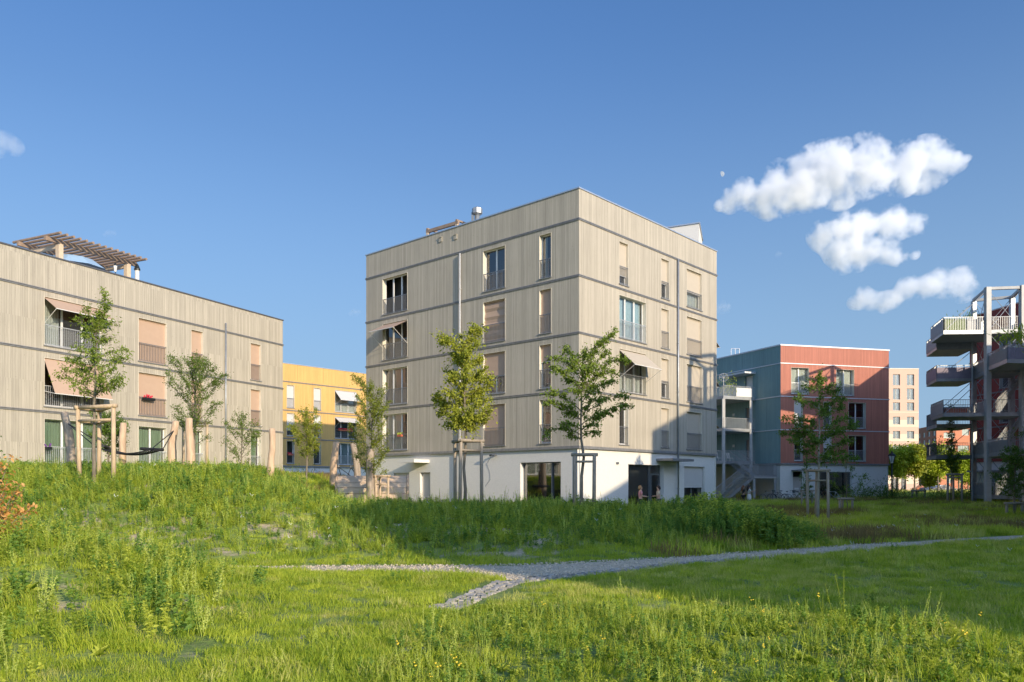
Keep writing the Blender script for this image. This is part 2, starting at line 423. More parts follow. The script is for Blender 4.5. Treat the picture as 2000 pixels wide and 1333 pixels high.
g = ramp(n, n1.outputs[0], [(.3, (.12, .19, .03)), (.55, (.21, .28, .05)), (.8, (.29, .32, .09))])
g = mixc(n, ramp(n, n2.outputs[0], [(.45, 0.0), (.75, .4)]), g, (.30, .26, .12))
a1 = node(n, 'ShaderNodeAttribute', attribute_name='bare'); a2 = node(n, 'ShaderNodeAttribute', attribute_name='dry')
s = ramp(n, n2.outputs[0], [(.3, (.34, .25, .15)), (.5, (.50, .39, .25)), (.75, (.62, .50, .35))])
c = mixc(n, a1.outputs['Fac'], g, s)
c = mixc(n, a2.outputs['Fac'], c, ramp(n, n2.outputs[0], [(.3, (.30, .27, .08)), (.7, (.44, .37, .14))]))
n.links.new(c, b.inputs['Base Color']); b.inputs['Roughness'].default_value = .95
bp = node(n, 'ShaderNodeBump', Strength=.8, Distance=.05); n.links.new(n2.outputs[0], bp.inputs['Height']); n.links.new(bp.outputs[0], b.inputs['Normal'])
tag(link('ground', me, m), kind='structure')

# gravel path
m, n, b = mat('pale_gravel')
tc = node(n, 'ShaderNodeTexCoord'); v1 = node(n, 'ShaderNodeTexVoronoi', Scale=32); n.links.new(tc.outputs['Object'], v1.inputs['Vector'])
n1 = node(n, 'ShaderNodeTexNoise', Scale=3, Detail=8); n.links.new(tc.outputs['Object'], n1.inputs['Vector'])
sc = node(n, 'ShaderNodeSeparateColor'); n.links.new(v1.outputs['Color'], sc.inputs[0])
c = mixc(n, 1.0, ramp(n, sc.outputs[0], [(0, (.44, .35, .24)), (.5, (.66, .54, .37)), (1, (.80, .68, .50))]), ramp(n, n1.outputs[0], [(.3, .8), (.7, 1.1)]), 'MULTIPLY')
n.links.new(c, b.inputs['Base Color']); b.inputs['Roughness'].default_value = .95
bp = node(n, 'ShaderNodeBump', Strength=1, Distance=.03); n.links.new(v1.outputs['Distance'], bp.inputs['Height']); n.links.new(bp.outputs[0], b.inputs['Normal'])
xs = np.arange(-12, 45, .2); K = 7
pv = []
for x in xs:
    a, c_ = float(ynear(x)), float(yfar(x))
    a += (float(vnoise(x, 0, .7)) - .5) * .3; c_ += (float(vnoise(x, 9, .7)) - .5) * .3
    for k in range(K):
        y = a + (c_ - a) * k / (K - 1); pv.append((x, y, Hs(x, y) + (.02 if 0 < k < K - 1 else -.02)))
pq = [(i * K + k, (i + 1) * K + k, (i + 1) * K + k + 1, i * K + k + 1) for i in range(len(xs) - 1) for k in range(K - 1)]
tag(link('path', np_mesh('path', pv, pq), m), kind='structure')

# rows of cobble setts along the near edge, running on to the lower left as a gutter
rail_pts = [(-.95, 10.9), (-.75, 11.5), (-.45, 12.4), (-.05, 13.7), (.5, 14.6), (1.4, 15.35), (2.8, 16.6), (4.3, 17.8), (6.2, 19.0)]
mb = MB()
L_ = 0
segs = []
for (ax, ay), (bx, by) in zip(rail_pts, rail_pts[1:]):
    l = math.hypot(bx - ax, by - ay); segs.append((L_, l, ax, ay, (bx - ax) / l, (by - ay) / l)); L_ += l
t = 0
while t < L_ - .1:
    sg = [q for q in segs if q[0] <= t][-1]; _, _, ax, ay, dx, dy = sg; u = t - sg[0]
    wide = 4 if t < 5 else 3
    for r_ in range(wide):
        if random.random() < .06: continue
        o = (r_ - 1.2) * .118 + random.uniform(-.012, .012); l = .115 * random.uniform(.8, 1.05); ww = .05 + random.uniform(-.008, .006)
        cx = ax + dx * (u + random.uniform(-.02, .02)) - dy * o; cy = ay + dy * u + dx * o; z = Hs(cx, cy)
        a = math.atan2(dy, dx) + random.uniform(-.15, .15); ca, sa = math.cos(a), math.sin(a)
        hh = .028 + random.uniform(-.012, .012); tl = random.uniform(-.015, .015)
        q = []
        for (ex, ey, ez, k) in ((-1, -1, 0, 1), (1, -1, 0, 1), (1, 1, 0, 1), (-1, 1, 0, 1), (-1, -1, 1, .78), (1, -1, 1, .78), (1, 1, 1, .78), (-1, 1, 1, .78)):
            q.append((cx + ca * ex * l / 2 * k - sa * ey * ww * k, cy + sa * ex * l / 2 * k + ca * ey * ww * k, z - .06 + ez * (.06 + hh) + tl * ex))
        mb.add(q, [(0, 3, 2, 1), (4, 5, 6, 7), (0, 1, 5, 4), (1, 2, 6, 5), (2, 3, 7, 6), (3, 0, 4, 7)])
    t += .125
m, n, b = mat('sett_stone')
ge = node(n, 'ShaderNodeNewGeometry'); tc = node(n, 'ShaderNodeTexCoord'); n1 = node(n, 'ShaderNodeTexNoise', Scale=18, Detail=6); n.links.new(tc.outputs['Object'], n1.inputs['Vector'])
c = mixc(n, 1.0, ramp(n, ge.outputs['Random Per Island'], [(0, (.25, .24, .22)), (.6, (.40, .37, .32)), (1, (.52, .46, .38))]), ramp(n, n1.outputs[0], [(.3, .75), (.7, 1.1)]), 'MULTIPLY')
n.links.new(c, b.inputs['Base Color']); b.inputs['Roughness'].default_value = .9
tag(mb.build('cobble_gutter', m), kind='structure')

# ------------------------------------------------------------------ plant cover: small plants scattered by geometry nodes
def proto_collection(name, protos):
    c = bpy.data.collections.new(name)
    for o in protos:
        for k in o.users_collection: k.objects.unlink(o)
        c.objects.link(o)
    return c
def scatter(name, pts, scl, protos, label, cat, tilt=.12, idx=None, turn=1.0):
    pts = np.asarray(pts, np.float32); N = len(pts)
    me = bpy.data.meshes.new(name); me.vertices.add(N); me.vertices.foreach_set('co', pts.ravel())
    rot = np.stack([rng.normal(0, tilt, N), rng.normal(0, tilt, N), rng.uniform(-turn, turn, N)], -1).astype(np.float32)
    a = me.attributes.new('rot', 'FLOAT_VECTOR', 'POINT'); a.data.foreach_set('vector', rot.ravel())
    a = me.attributes.new('scl', 'FLOAT', 'POINT'); a.data.foreach_set('value', np.asarray(scl, np.float32))
    if idx is None: idx = rng.integers(0, len(protos), N)
    a = me.attributes.new('idx', 'INT', 'POINT'); a.data.foreach_set('value', np.asarray(idx, np.int32))
    o = bpy.data.objects.new(name, me); COL.objects.link(o)
    g = bpy.data.node_groups.new(name + '_cover', 'GeometryNodeTree')
    g.interface.new_socket('Geometry', in_out='INPUT', socket_type='NodeSocketGeometry')
    g.interface.new_socket('Geometry', in_out='OUTPUT', socket_type='NodeSocketGeometry')
    gi = g.nodes.new('NodeGroupInput'); go = g.nodes.new('NodeGroupOutput')
    ip = g.nodes.new('GeometryNodeInstanceOnPoints'); ci = g.nodes.new('GeometryNodeCollectionInfo')
    ci.inputs[0].default_value = proto_collection(name + '_kinds', protos)
    ci.inputs['Separate Children'].default_value = True; ci.inputs['Reset Children'].default_value = True
    def na(nm, ty):
        x = g.nodes.new('GeometryNodeInputNamedAttribute'); x.data_type = ty; x.inputs[0].default_value = nm; return x.outputs[0]
    g.links.new(gi.outputs[0], ip.inputs['Points']); g.links.new(ci.outputs[0], ip.inputs['Instance'])
    ip.inputs['Pick Instance'].default_value = True
    g.links.new(na('idx', 'INT'), ip.inputs['Instance Index']); g.links.new(na('rot', 'FLOAT_VECTOR'), ip.inputs['Rotation']); g.links.new(na('scl', 'FLOAT'), ip.inputs['Scale'])
    g.links.new(ip.outputs[0], go.inputs[0])
    md = o.modifiers.new('cover', 'NODES'); md.node_group = g
    return tag(o, label, cat, kind='stuff')

def leaves_mesh(B, D, Nn, L, W, fold=.12):
    # B base points, D directions, Nn normals (n,3); L, W lengths and widths (n,)
    B, D, Nn = (np.asarray(a, float) for a in (B, D, Nn)); L = np.asarray(L, float)[:, None]; W = np.asarray(W, float)[:, None]
    D = D / np.linalg.norm(D, axis=1, keepdims=True)
    S = np.cross(D, Nn); S /= np.linalg.norm(S, axis=1, keepdims=True) + 1e-9
    U = np.cross(S, D)
    tip = B + D * L - U * L * fold * .6
    m1 = B + D * L * .45 + S * W / 2 + U * L * fold; m2 = B + D * L * .45 - S * W / 2 + U * L * fold
    n_ = len(B)
    V = np.stack([B, m1, tip, m2], 1).reshape(-1, 3); k = np.arange(n_)[:, None] * 4
    T = np.concatenate([k + [[0, 1, 2]], k + [[0, 2, 3]]], 1).reshape(-1, 3)
    return V, T
def rnd_dirs(n_): 
    v = rng.normal(size=(n_, 3)); return v / np.linalg.norm(v, axis=1, keepdims=True)

def blades(nb, R_, h0, h1, wd, lean=.35):
    a = rng.uniform(0, 6.283, nb); r = R_ * np.sqrt(rng.uniform(0, 1, nb)); x = r * np.cos(a); y = r * np.sin(a)
    h = rng.uniform(h0, h1, nb); az = rng.uniform(0, 6.283, nb); ln = np.abs(rng.normal(0, lean, nb)) + .08
    d = np.stack([np.cos(az), np.sin(az), np.zeros(nb)], -1); s = np.stack([-np.sin(az), np.cos(az), np.zeros(nb)], -1)
    tw = rng.normal(0, .6, nb); s = np.stack([-SUN_H.y * np.cos(tw) - SUN_H.x * np.sin(tw), SUN_H.x * np.cos(tw) - SUN_H.y * np.sin(tw), np.zeros(nb)], -1)
    B = np.stack([x, y, np.full(nb, -.02)], -1); up = np.array([0, 0, 1.0])
    w_ = (wd * rng.uniform(.6, 1.3, nb))[:, None] / 2; hh = h[:, None]; l_ = ln[:, None] * hh
    m = B + up * hh * .6 + d * l_ * .35; t = B + up * hh * (1 - .25 * np.minimum(ln, 1)[:, None]) + d * l_
    V = np.stack([B - s * w_, B + s * w_, m + s * w_ * .8, m - s * w_ * .8, t], 1).reshape(-1, 3); k = np.arange(nb)[:, None] * 5
    T = np.concatenate([k + [[0, 1, 2]], k + [[0, 2, 3]], k + [[3, 2, 4]]], 1).reshape(-1, 3)
    return V, T
def herb(h, nl, L0, L1, wr, spread=.05, stems=1, up=.4):
    Vs, Ts, off = [], [], 0
    for s_ in range(stems):
        bx, by = (rng.normal(0, spread, 2) if stems > 1 else (0, 0)); hh = h * rng.uniform(.7, 1.1)
        lx, ly = rng.normal(0, .12, 2) * hh
        mb = MB(); mb.tube([(bx, by, -.03), (bx + lx * .4, by + ly * .4, hh * .5), (bx + lx, by + ly, hh)], [.005, .004, .002], 3, False)
        Vs.append(np.array(mb.v)); 
        q = np.array(mb.f); Ts.append(np.concatenate([q[:, [0, 1, 2]], q[:, [0, 2, 3]]]) + off); off += len(mb.v)
        t = rng.uniform(.12, 1, nl) ** .85; a = np.arange(nl) * 2.4 + rng.normal(0, .4, nl)
        B = np.stack([bx + lx * t, by + ly * t, hh * t], -1)
        e = up + rng.normal(0, .35, nl) - .4 * (1 - t)
        D = np.stack([np.cos(a) * np.cos(e), np.sin(a) * np.cos(e), np.sin(e)], -1)
        Nn = np.array([SUN_H.x * .75, SUN_H.y * .75, .75]) + rng.normal(0, .35, (nl, 3))   # leaves turn to the light
        L = (L1 + (L0 - L1) * t) * rng.uniform(.7, 1.2, nl)
        V, T = leaves_mesh(B, D, Nn, L, L * wr); Vs.append(V); Ts.append(T + off); off += len(V)
    return np.concatenate(Vs), np.concatenate(Ts)
def rosette(nl, L0, L1, wr):
    a = np.arange(nl) * 2.4 + rng.normal(0, .3, nl); e = rng.uniform(.15, 1.1, nl)
    D = np.stack([np.cos(a) * np.cos(e), np.sin(a) * np.cos(e), np.sin(e)], -1); L = rng.uniform(L0, L1, nl)
    return leaves_mesh(np.zeros((nl, 3)), D, np.array([SUN_H.x * .5, SUN_H.y * .5, .9]) + rng.normal(0, .2, (nl, 3)), L, L * wr, .16)
def proto(name, VT, m): 
    o = bpy.data.objects.new(name, np_mesh(name, *VT)); o.data.materials.append(m); COL.objects.link(o); return o

def grid_pts(x0, x1, y0, y1, dens, test):
    N = int((x1 - x0) * (y1 - y0) * dens)
    x = rng.uniform(x0, x1, N); y = rng.uniform(y0, y1, N)
    # keep what the lens could see, with a margin for a step to the side
    k = (np.abs(x) < y * .72 + 3.0)
    x, y = x[k], y[k]
    p = test(x, y); k = rng.uniform(0, 1, len(x)) < p
    x, y = x[k], y[k]
    return np.stack([x, y, H(x, y)], -1)
def on_path(x, y, mg=0.0): return (y > ynear(x) - mg) & (y < yfar(x) + mg) & (x > -6.2 + (vnoise(x, y, .5) - .5) * 1.6)
def in_gutter(x, y):
    r = np.zeros(len(x), bool)
    for _, l, ax, ay, dx, dy in segs:
        u = (x - ax) * dx + (y - ay) * dy; o = (y - ay) * dx - (x - ax) * dy
        r |= (u > -.1) & (u < l + .1) & (o > -.42) & (o < .5)
    return r
def free(x, y, mg=.05): return ~on_path(x, y, -.02 + (vnoise(x, y, .4, 3) - .5) * .3 + mg) & ~in_gutter(x, y)
def in_w2(x, y): return (x > -1.0 + (y - 9) * .12 + (vnoise(x, y, .8) - .5) * .9) & (y < 11.3 - .74 * (x + .5) + (vnoise(x, y, 1.1, 4) - .5) * 1.2)
def hump(x, y): return np.clip(np.exp(-((x + 7.2) / 2.9) ** 2 - ((y - 10.8) / 4.2) ** 2) * 2.2 - .25, 0, 1) * (y < 16) * (1 - sm(-6.6, -5.2, x) * sm(11.8, 13.4, y))
def slope(x, y):
    d = y - yfar(x); L = plateau(x, y)
    reg = np.maximum(L * (x < -3), (1 - sm(6.6, 9.2, x)) * (y < 34))
    return sm(.9, 2.4, d + (vnoise(x, y, .9) - .5) * 1.2) * reg
def lawn_right(x, y): return (y < ynear(x)) & (x > -1.5) & ~in_w2(x, y)
def lawn_left(x, y): return (y < ynear(x)) & (x <= -.2) & ~in_w2(x, y)

PROTO = {}
g_near = [proto('turf_near', blades(170, .24, .05, .12, .007, .5), M['grass']) for _ in range(3)]
g_rough = [proto('turf_rough', blades(150, .26, .04, .14, .007, .6), M['grass']) for _ in range(3)] + [proto('turf_dry', blades(120, .24, .05, .15, .007, .6), M['grass_y'])]
g_far = [proto('turf_far', blades(190, .55, .10, .24, .016, .4), M['grass']) for _ in range(3)] + [proto('turf_far_dry', blades(150, .5, .12, .34, .014, .4), M['grass_y']), proto('turf_far_red', blades(110, .5, .2, .42, .013, .3), M['grass_r'])]
tall = [proto('tall_blades', blades(26, .10, .25, .5, .011, .7), M['grass']) for _ in range(2)]

# mown lawn, near and far
p1 = grid_pts(-12, 34, 6, 36, 21, lambda x, y: lawn_right(x, y) * free(x, y) * np.where(y > 17, .75, 1.0))
p2 = grid_pts(-12, 1, 6, 16.5, 22, lambda x, y: lawn_left(x, y) * free(x, y) * (1 - .97 * bare(x, y)) * (1 - .35 * hump(x, y)))
p3 = grid_pts(-16, 12, 15, 26, 12, lambda x, y: (y > yfar(x)) * free(x, y) * (1 - slope(x, y) * .72) * (1 - .97 * bare(x, y)) * .8)
p4 = grid_pts(-2, 9, 6, 13, 16, lambda x, y: in_w2(x, y) * free(x, y) * 1.0)
pp = np.concatenate([p1, p2, p3, p4]); nr = len(p1)
ix = np.concatenate([rng.integers(0, 3, len(p1)), rng.choice(7, len(p2) + len(p3) + len(p4), p=[.1, .1, .1, .2, .2, .2, .1])])
scatter('grass', pp, rng.uniform(.6, 1.2, len(pp)) * (.6 + .8 * fbm(pp[:, 0], pp[:, 1], 1.1, 44)) * np.where(pp[:, 1] > 17, 1.3, 1.0), g_near + g_rough, 'short green lawn grass either side of the gravel path', 'grass', idx=ix)
# rough meadow behind the path on the right and far field
pm = grid_pts(4, 62, 19, 76, 5.0, lambda x, y: (y > yfar(x) + .1) * (1 - .8 * slope(x, y)) * free(x, y) * np.where(y > 45, .6, 1))
pm = np.concatenate([pm, grid_pts(-18, 4, 31, 66, 4.0, lambda x, y: np.ones(len(x)))])
nv = fbm(pm[:, 0], pm[:, 1], 3.5, 2)
ix = np.where((nv > .56) & (rng.uniform(0, 1, len(pm)) < .6), 4, np.where(rng.uniform(0, 1, len(pm)) < .22, 3, rng.integers(0, 3, len(pm))))
scatter('meadow_grass', pm, rng.uniform(.5, 1.45, len(pm)), g_far, 'rough meadow grass with reddish patches behind the gravel path', 'grass', idx=ix)
pd = grid_pts(20, 90, 72, 120, 1.1, lambda x, y: np.ones(len(x)))
scatter('dry_field', pd, rng.uniform(1.2, 2.2, len(pd)), [proto('dry_tuft', blades(160, .7, .15, .4, .03, .4), M['grass_y']) for _ in range(2)], 'sunlit yellow dry grass field in the far distance', 'grass')
# weeds
wl = [proto('weed_green', herb(.46, 34, .035, .075, .5, .07, 3), M['weed']) for _ in range(4)] \
   + [proto('weed_pale', herb(.58, 40, .025, .06, .35, .06, 3, .7), M['weed_y']) for _ in range(2)] \
   + [proto('weed_dark', herb(.42, 30, .05, .09, .55, .08, 3), M['weed_d']) for _ in range(3)] \
   + [proto('weed_low', herb(.16, 16, .03, .05, .7, .12, 7, .5), M['weed']) for _ in range(3)] \
   + [proto('weed_rosette', rosette(16, .10, .24, .32), M['weed']) for _ in range(2)] + tall \
   + [proto('weed_spike', herb(.62, 44, .018, .042, .3, .07, 4, .8), M['weed_y']) for _ in range(3)] + [proto('weed_stalk', herb(.7, 26, .02, .05, .26, .06, 3, .9), M['weed']) for _ in range(2)]
# indices: 0-3 green, 4-5 pale, 6-8 dark, 9-11 low, 12-13 rosette, 14-15 tall blades
def pick(n_, pr):
    pr = np.array(pr, float); return rng.choice(len(pr), n_, p=pr / pr.sum())
A = grid_pts(-26, 10, 16.5, 34, 40, lambda x, y: slope(x, y) * free(x, y) * (1 - .8 * bare(x, y)) * (.45 + .9 * sm(.35, .6, fbm(x, y, 1.7, 31))))
ia = pick(len(A), [3.4, 3.4, 3.4, 3.4, 1.8, 1.8, 3, 3, 3, 3, 3, 3, 1, 1, .6, .6, .5, .5, .5, .8, .8])
up_ = np.clip((A[:, 1] - yfar(A[:, 0])) / 6, .15, 1)
sa = rng.uniform(.5, 1.1, len(A)) * (.6 + .45 * up_) * (.62 + .75 * fbm(A[:, 0], A[:, 1], 1.3, 17))
B_ = grid_pts(-12, -1.2, 6.3, 16, 30, lambda x, y: hump(x, y) * free(x, y) * (1 - .85 * bare(x, y)) * (.45 + .8 * sm(.35, .6, fbm(x, y, 1.2, 51))))
ib = pick(len(B_), [3, 3, 3, 3, 1, 1, 4, 4, 4, 2, 2, 2, 2, 2, .6, .6, .5, .5, .5, .6, .6]); sb = rng.uniform(.5, 1.1, len(B_)) * (.65 + .7 * fbm(B_[:, 0], B_[:, 1], 1.1, 19))
C_ = grid_pts(-2, 9, 6, 13, 78, lambda x, y: in_w2(x, y) * free(x, y) * (.5 + .7 * sm(.3, .6, fbm(x, y, .9, 71))))
ic = pick(len(C_), [1.0, 1.0, 1.0, 1.0, 4.5, 4.5, .3, .3, .3, 4.5, 4.5, 4.5, .2, .2, 4, 4, 1.6, 1.6, 1.6, 1, 1]); sc_ = rng.uniform(.28, .55, len(C_)) * np.where(rng.uniform(0, 1, len(C_)) < .025, 1.6, 1)
D_ = grid_pts(-9, 26, 6, 34, 3.0, lambda x, y: (~in_w2(x, y)) * free(x, y) * (.2 + .8 * (fbm(x, y, 1.6, 91) > .55)))
id_ = pick(len(D_), [1, 1, 1, 1, .5, .5, .5, .5, .5, 6, 6, 6, 2.0, 2.0, 1, 1, .5, .5, .5, .5, .5]); sd_ = rng.uniform(.3, .6, len(D_))
pw = np.concatenate([A, B_, C_, D_])
scatter('weeds', pw, np.concatenate([sa, sb, sc_, sd_]), wl, 'leafy green weeds covering the mound, the berm and both front corners', 'weeds', idx=np.concatenate([ia, ib, ic, id_]))
# dense dark thicket at the right end of the berm
E_ = grid_pts(3.2, 9.4, 20.5, 28, 34, lambda x, y: np.clip(1.6 * np.exp(-((x - 6.6) / 2.0) ** 4 - ((y - 24.2) / 2.2) ** 4) * (.6 + .6 * fbm(x, y, .8, 14)), 0, 1))
scatter('thicket', E_, rng.uniform(.85, 1.5, len(E_)) * (.6 + .62 * np.exp(-((E_[:, 0] - 7.0) / 1.6) ** 2)), [proto('thicket_stem', herb(.62, 46, .05, .10, .42, .1, 3), M['weed_d']) for _ in range(3)] + [proto('thicket_green', herb(.6, 40, .05, .09, .45, .1, 3), M['weed'])], 'dense dark green thicket of tall herbs at the right end of the berm', 'weeds')
# flower heads
fl = MB()
for k in range(4):
    x, y = random.uniform(-.06, .06), random.uniform(-.06, .06); h = random.uniform(.35, .55)
    fl.ball((x, y, h), (.016, .016, .008), 6, 4)
o_f = fl.build('flower_head', M['petal_w'])
Fp = grid_pts(-14, 30, 17, 46, .55, lambda x, y: (slope(x, y) * .8 + .5 * (x > 8)) * free(x, y) * (fbm(x, y, 2.5, 61) > .5))
Fp = np.concatenate([Fp, grid_pts(-2, 9, 6, 12, 1.6, lambda x, y: in_w2(x, y) * (fbm(x, y, 1.5, 63) > .45))])
fy = MB()
for k in range(3): fy.ball((random.uniform(-.08, .08), random.uniform(-.08, .08), random.uniform(.28, .42)), (.012, .012, .008), 6, 4)
o_y = fy.build('flower_head_yellow', M['petal_y'])
scatter('wild_flowers', Fp, rng.uniform(.5, 1.0, len(Fp)), [o_f, o_y], label='tiny white and yellow wild flower heads dotted through the weeds', cat='flowers', idx=np.where(Fp[:, 1] < 12.5, 1, 0))
# loose pebbles on the path and on bare soil
pb = [proto('pebble', (np.array(MB().ball((0, 0, 0), (.02, .016, .011), 6, 4, .25).v), np.array([t for f in MB().ball((0, 0, 0), 1, 6, 4).f for t in ([f] if len(f) == 3 else [f[:3], (f[0], f[2], f[3])])])), M['pebble']) for _ in range(3)]
G_ = grid_pts(-6.5, 12, 10, 25, 110, lambda x, y: (on_path(x, y, .05) * .9 + .08 * (bare(x, y) > .5) * (y < 17)))
G_[:, 2] += np.where(on_path(G_[:, 0], G_[:, 1], -.05), .022, .004)
scatter('gravel', G_, rng.uniform(.6, 1.5, len(G_)), pb, 'loose pale gravel stones lying on the path', 'gravel', tilt=.4)
# ------------------------------------------------------------------ buildings
class Building:
    def __init__(s, name, pts, z0, label, cat='building', group=None):
        s.p = [Vector((a, b)) for a, b in pts]; s.z0 = z0
        s.root = empty(name, (pts[0][0], pts[0][1], z0), 0, label, cat, group)
        s.o = s.p[0]
    def face(s, i):
        a = s.p[i]; b = s.p[(i + 1) % len(s.p)]; d = b - a
        return a, d.length, math.atan2(d.y, d.x)
    def place(s, mb, name, mt, i, x=0, z=0, parent=None, smooth=False):
        a, l, th = s.face(i)
        q = a - s.o + Vector((math.cos(th), math.sin(th))) * x
        return mb.build(name, mt, parent or s.root, (q.x, q.y, z - (0 if parent else s.z0)), th, smooth)
    def s_at(s, i, px):          # distance along face i at a photo column
        a, l, th = s.face(i); r = (px - 1000) / F; ux, uy = math.cos(th), math.sin(th)
        return (r * a.y - a.x) / (ux - r * uy)
    def z_at(s, i, px, py):
        a, l, th = s.face(i); D = a.y + math.sin(th) * s.s_at(i, px)
        return EYE - (py - HZ) / F * D
    def wall(s, i, z0, z1, holes, mt, name='wall', y=0.0, reveal=.34, s0=0, s1=None):
        a, l, th = s.face(i); s1 = l if s1 is None else s1
        hs = [h for h in holes if h[3] > z0 + .01 and h[2] < z1 - .01]
        xs = sorted({s0, s1} | {v for h in hs for v in h[:2] if s0 < v < s1}); zs = sorted({z0, z1} | {v for h in hs for v in h[2:4] if z0 < v < z1})
        mb = MB()
        for x0, x1 in zip(xs, xs[1:]):
            for a0, a1 in zip(zs, zs[1:]):
                cx, cz = (x0 + x1) / 2, (a0 + a1) / 2
                if any(h[0] < cx < h[1] and h[2] < cz < h[3] for h in hs): continue
                mb.quad((x0, y, a0), (x1, y, a0), (x1, y, a1), (x0, y, a1))
        for (x0, x1, a0, a1) in [h[:4] for h in hs]:
            r = y + reveal
            mb.quad((x0, y, a0), (x0, y, a1), (x0, r, a1), (x0, r, a0)); mb.quad((x1, y, a1), (x1, y, a0), (x1, r, a0), (x1, r, a1))
            mb.quad((x0, y, a1), (x1, y, a1), (x1, r, a1), (x0, r, a1)); mb.quad((x1, y, a0), (x0, y, a0), (x0, r, a0), (x1, r, a0))
        mb.v = [(v[0], v[1], v[2] - 0) for v in mb.v]
        a_, l_, th_ = s.face(i); q = a_ - s.o
        return mb.build(name, mt, s.root, (q.x, q.y, -s.z0), th_)
    def offset(s, d):
        n = len(s.p); out = []
        for k in range(n):
            a, b, c = s.p[k - 1], s.p[k], s.p[(k + 1) % n]
            d1 = (b - a).normalized(); d2 = (c - b).normalized(); n1 = Vector((d1.y, -d1.x)); n2 = Vector((d2.y, -d2.x))
            m_ = (n1 + n2); m_ = m_ / max(m_.dot(n1), .2); out.append(b + m_ * d - s.o)
        return out
    def ring(s, z0, z1, out, inn, mt, name):
        A = s.offset(out); B = s.offset(inn); n = len(A); mb = MB(); z0 -= s.z0; z1 -= s.z0
        vs = [(p.x, p.y, z) for z in (z0, z1) for L in (A, B) for p in L]
        fs = []
        for k in range(n):
            j = (k + 1) % n
            fs += [(k, j, 2 * n + j, 2 * n + k), (n + j, n + k, 3 * n + k, 3 * n + j), (2 * n + k, 2 * n + j, 3 * n + j, 3 * n + k), (j, k, n + k, n + j)]
        mb.add(vs, fs); return mb.build(name, mt, s.root)
    def slab(s, z0, z1, inn, mt, name):
        mb = MB(); mb.prism([(p.x, p.y) for p in s.offset(inn)], z0 - s.z0, z1 - s.z0); return mb.build(name, mt, s.root)
    def window(s, i, h, n=1, blind=0, bm='blind', rail=True, sash='sash', curtain=None, depth=.23, awning=None, sill=True, transom=None, y=0.0, railm='rail', jamb=True, glassm='glass', open_=False, wavy=False, fr=.06, reach=1.0, box=None):
        x0, x1, z0, z1 = h[:4]; w_ = x1 - x0; hh = z1 - z0; d0 = y + depth
        mb = MB()
        mb.box(.004, fr, d0, d0 + .06, .004, hh - .004); mb.box(w_ - fr, w_ - .004, d0, d0 + .06, .004, hh - .004)
        mb.box(fr, w_ - fr, d0, d0 + .06, hh - fr, hh - .004); mb.box(fr, w_ - fr, d0, d0 + .06, .004, fr + .02)
        for k in range(1, n): mb.box(w_ * k / n - .05, w_ * k / n + .05, d0 + .002, d0 + .058, fr + .02, hh - fr)
        if transom: mb.box(fr, w_ - fr, d0 + .003, d0 + .057, transom - .03, transom + .03)
        wn = s.place(mb, 'window', M[sash], i, x0, z0)
        if not open_: MB().quad((fr, d0 + .03, fr), (w_ - fr, d0 + .03, fr), (w_ - fr, d0 + .03, hh - fr), (fr, d0 + .03, hh - fr)).build('pane', M[glassm], wn)
        if jamb:
            j = MB(); j.box(.003, .025, y - .012, d0, .003, hh - .003); j.box(w_ - .025, w_ - .003, y - .012, d0, .003, hh - .003); j.box(.025, w_ - .025, y - .012, d0, hh - .02, hh - .003)
            j.build('window_lining', M['trim'], wn)
        if sill:
            MB().box(-.03, w_ + .03, y - .06, d0, -.05, .006).build('window_sill', M['band'], wn)
        if blind:
            b = MB(); zb = hh * (1 - blind) + .03; yb = y + .15; N = 14
            for k in range(N):
                za, zc = zb + (hh - .09 - zb) * k / N, zb + (hh - .09 - zb) * (k + 1) / N
                ya = yb + (.035 * math.sin(k * 1.9) if wavy else 0); yc = yb + (.035 * math.sin((k + 1) * 1.9) if wavy else 0)
                b.quad((.03, ya, za), (w_ - .03, ya * 1, za), (w_ - .03, yc, zc), (.03, yc, zc))
            b.box(.03, w_ - .03, y + .12, y + .2, hh - .09, hh - .02)
            b.build('blind', M[bm], wn)
            if blind < .97: MB().box(.028, w_ - .028, yb - .012, yb + .012, zb - .035, zb).build('blind_rail', M['white'], wn)
        if curtain:
            c = MB(); N = int(w_ / .05) + 2; pz = None
            for k in range(N):
                xa = fr + (w_ - 2 * fr) * k / N; xb = fr + (w_ - 2 * fr) * (k + 1) / N; f = lambda q: d0 + .16 + .03 * math.sin(q * 42)
                if reach < 1 and not (xa < w_ * reach): continue
                c.quad((xa, f(xa), .02), (xb, f(xb), .02), (xb, f(xb), hh - .04), (xa, f(xa), hh - .04))
            c.build('curtain', M[curtain], wn)
        if rail:
            r = MB(); yr = y + .02; top = 1.02 if rail is True else rail
            r.box(.01, w_ - .01, yr - .02, yr + .02, top - .02, top + .015); r.box(.01, w_ - .01, yr - .012, yr + .012, .06, .085)
            N = max(2, int(w_ / .105))
            for k in range(N + 1):
                xk = .02 + (w_ - .04) * k / N; r.box(xk - .008, xk + .008, yr - .008, yr + .008, .085, top - .02)
            r.build('railing', M[railm], wn)
        if box:
            bx, bl, bc = box
            b = MB(); b.box(bx, bx + bl, y - .16, y - .01, .86, 1.0); fb = b.build('flower_box', M[bc[0]], wn)
            f = MB()
            for k in range(int(bl * 26)): f.ball((bx + random.uniform(0, bl), y - .08 + random.uniform(-.06, .06), 1.05 + random.uniform(-.04, .1)), .05, 5, 4)
            f.build('flowers', M[bc[1]], wn)
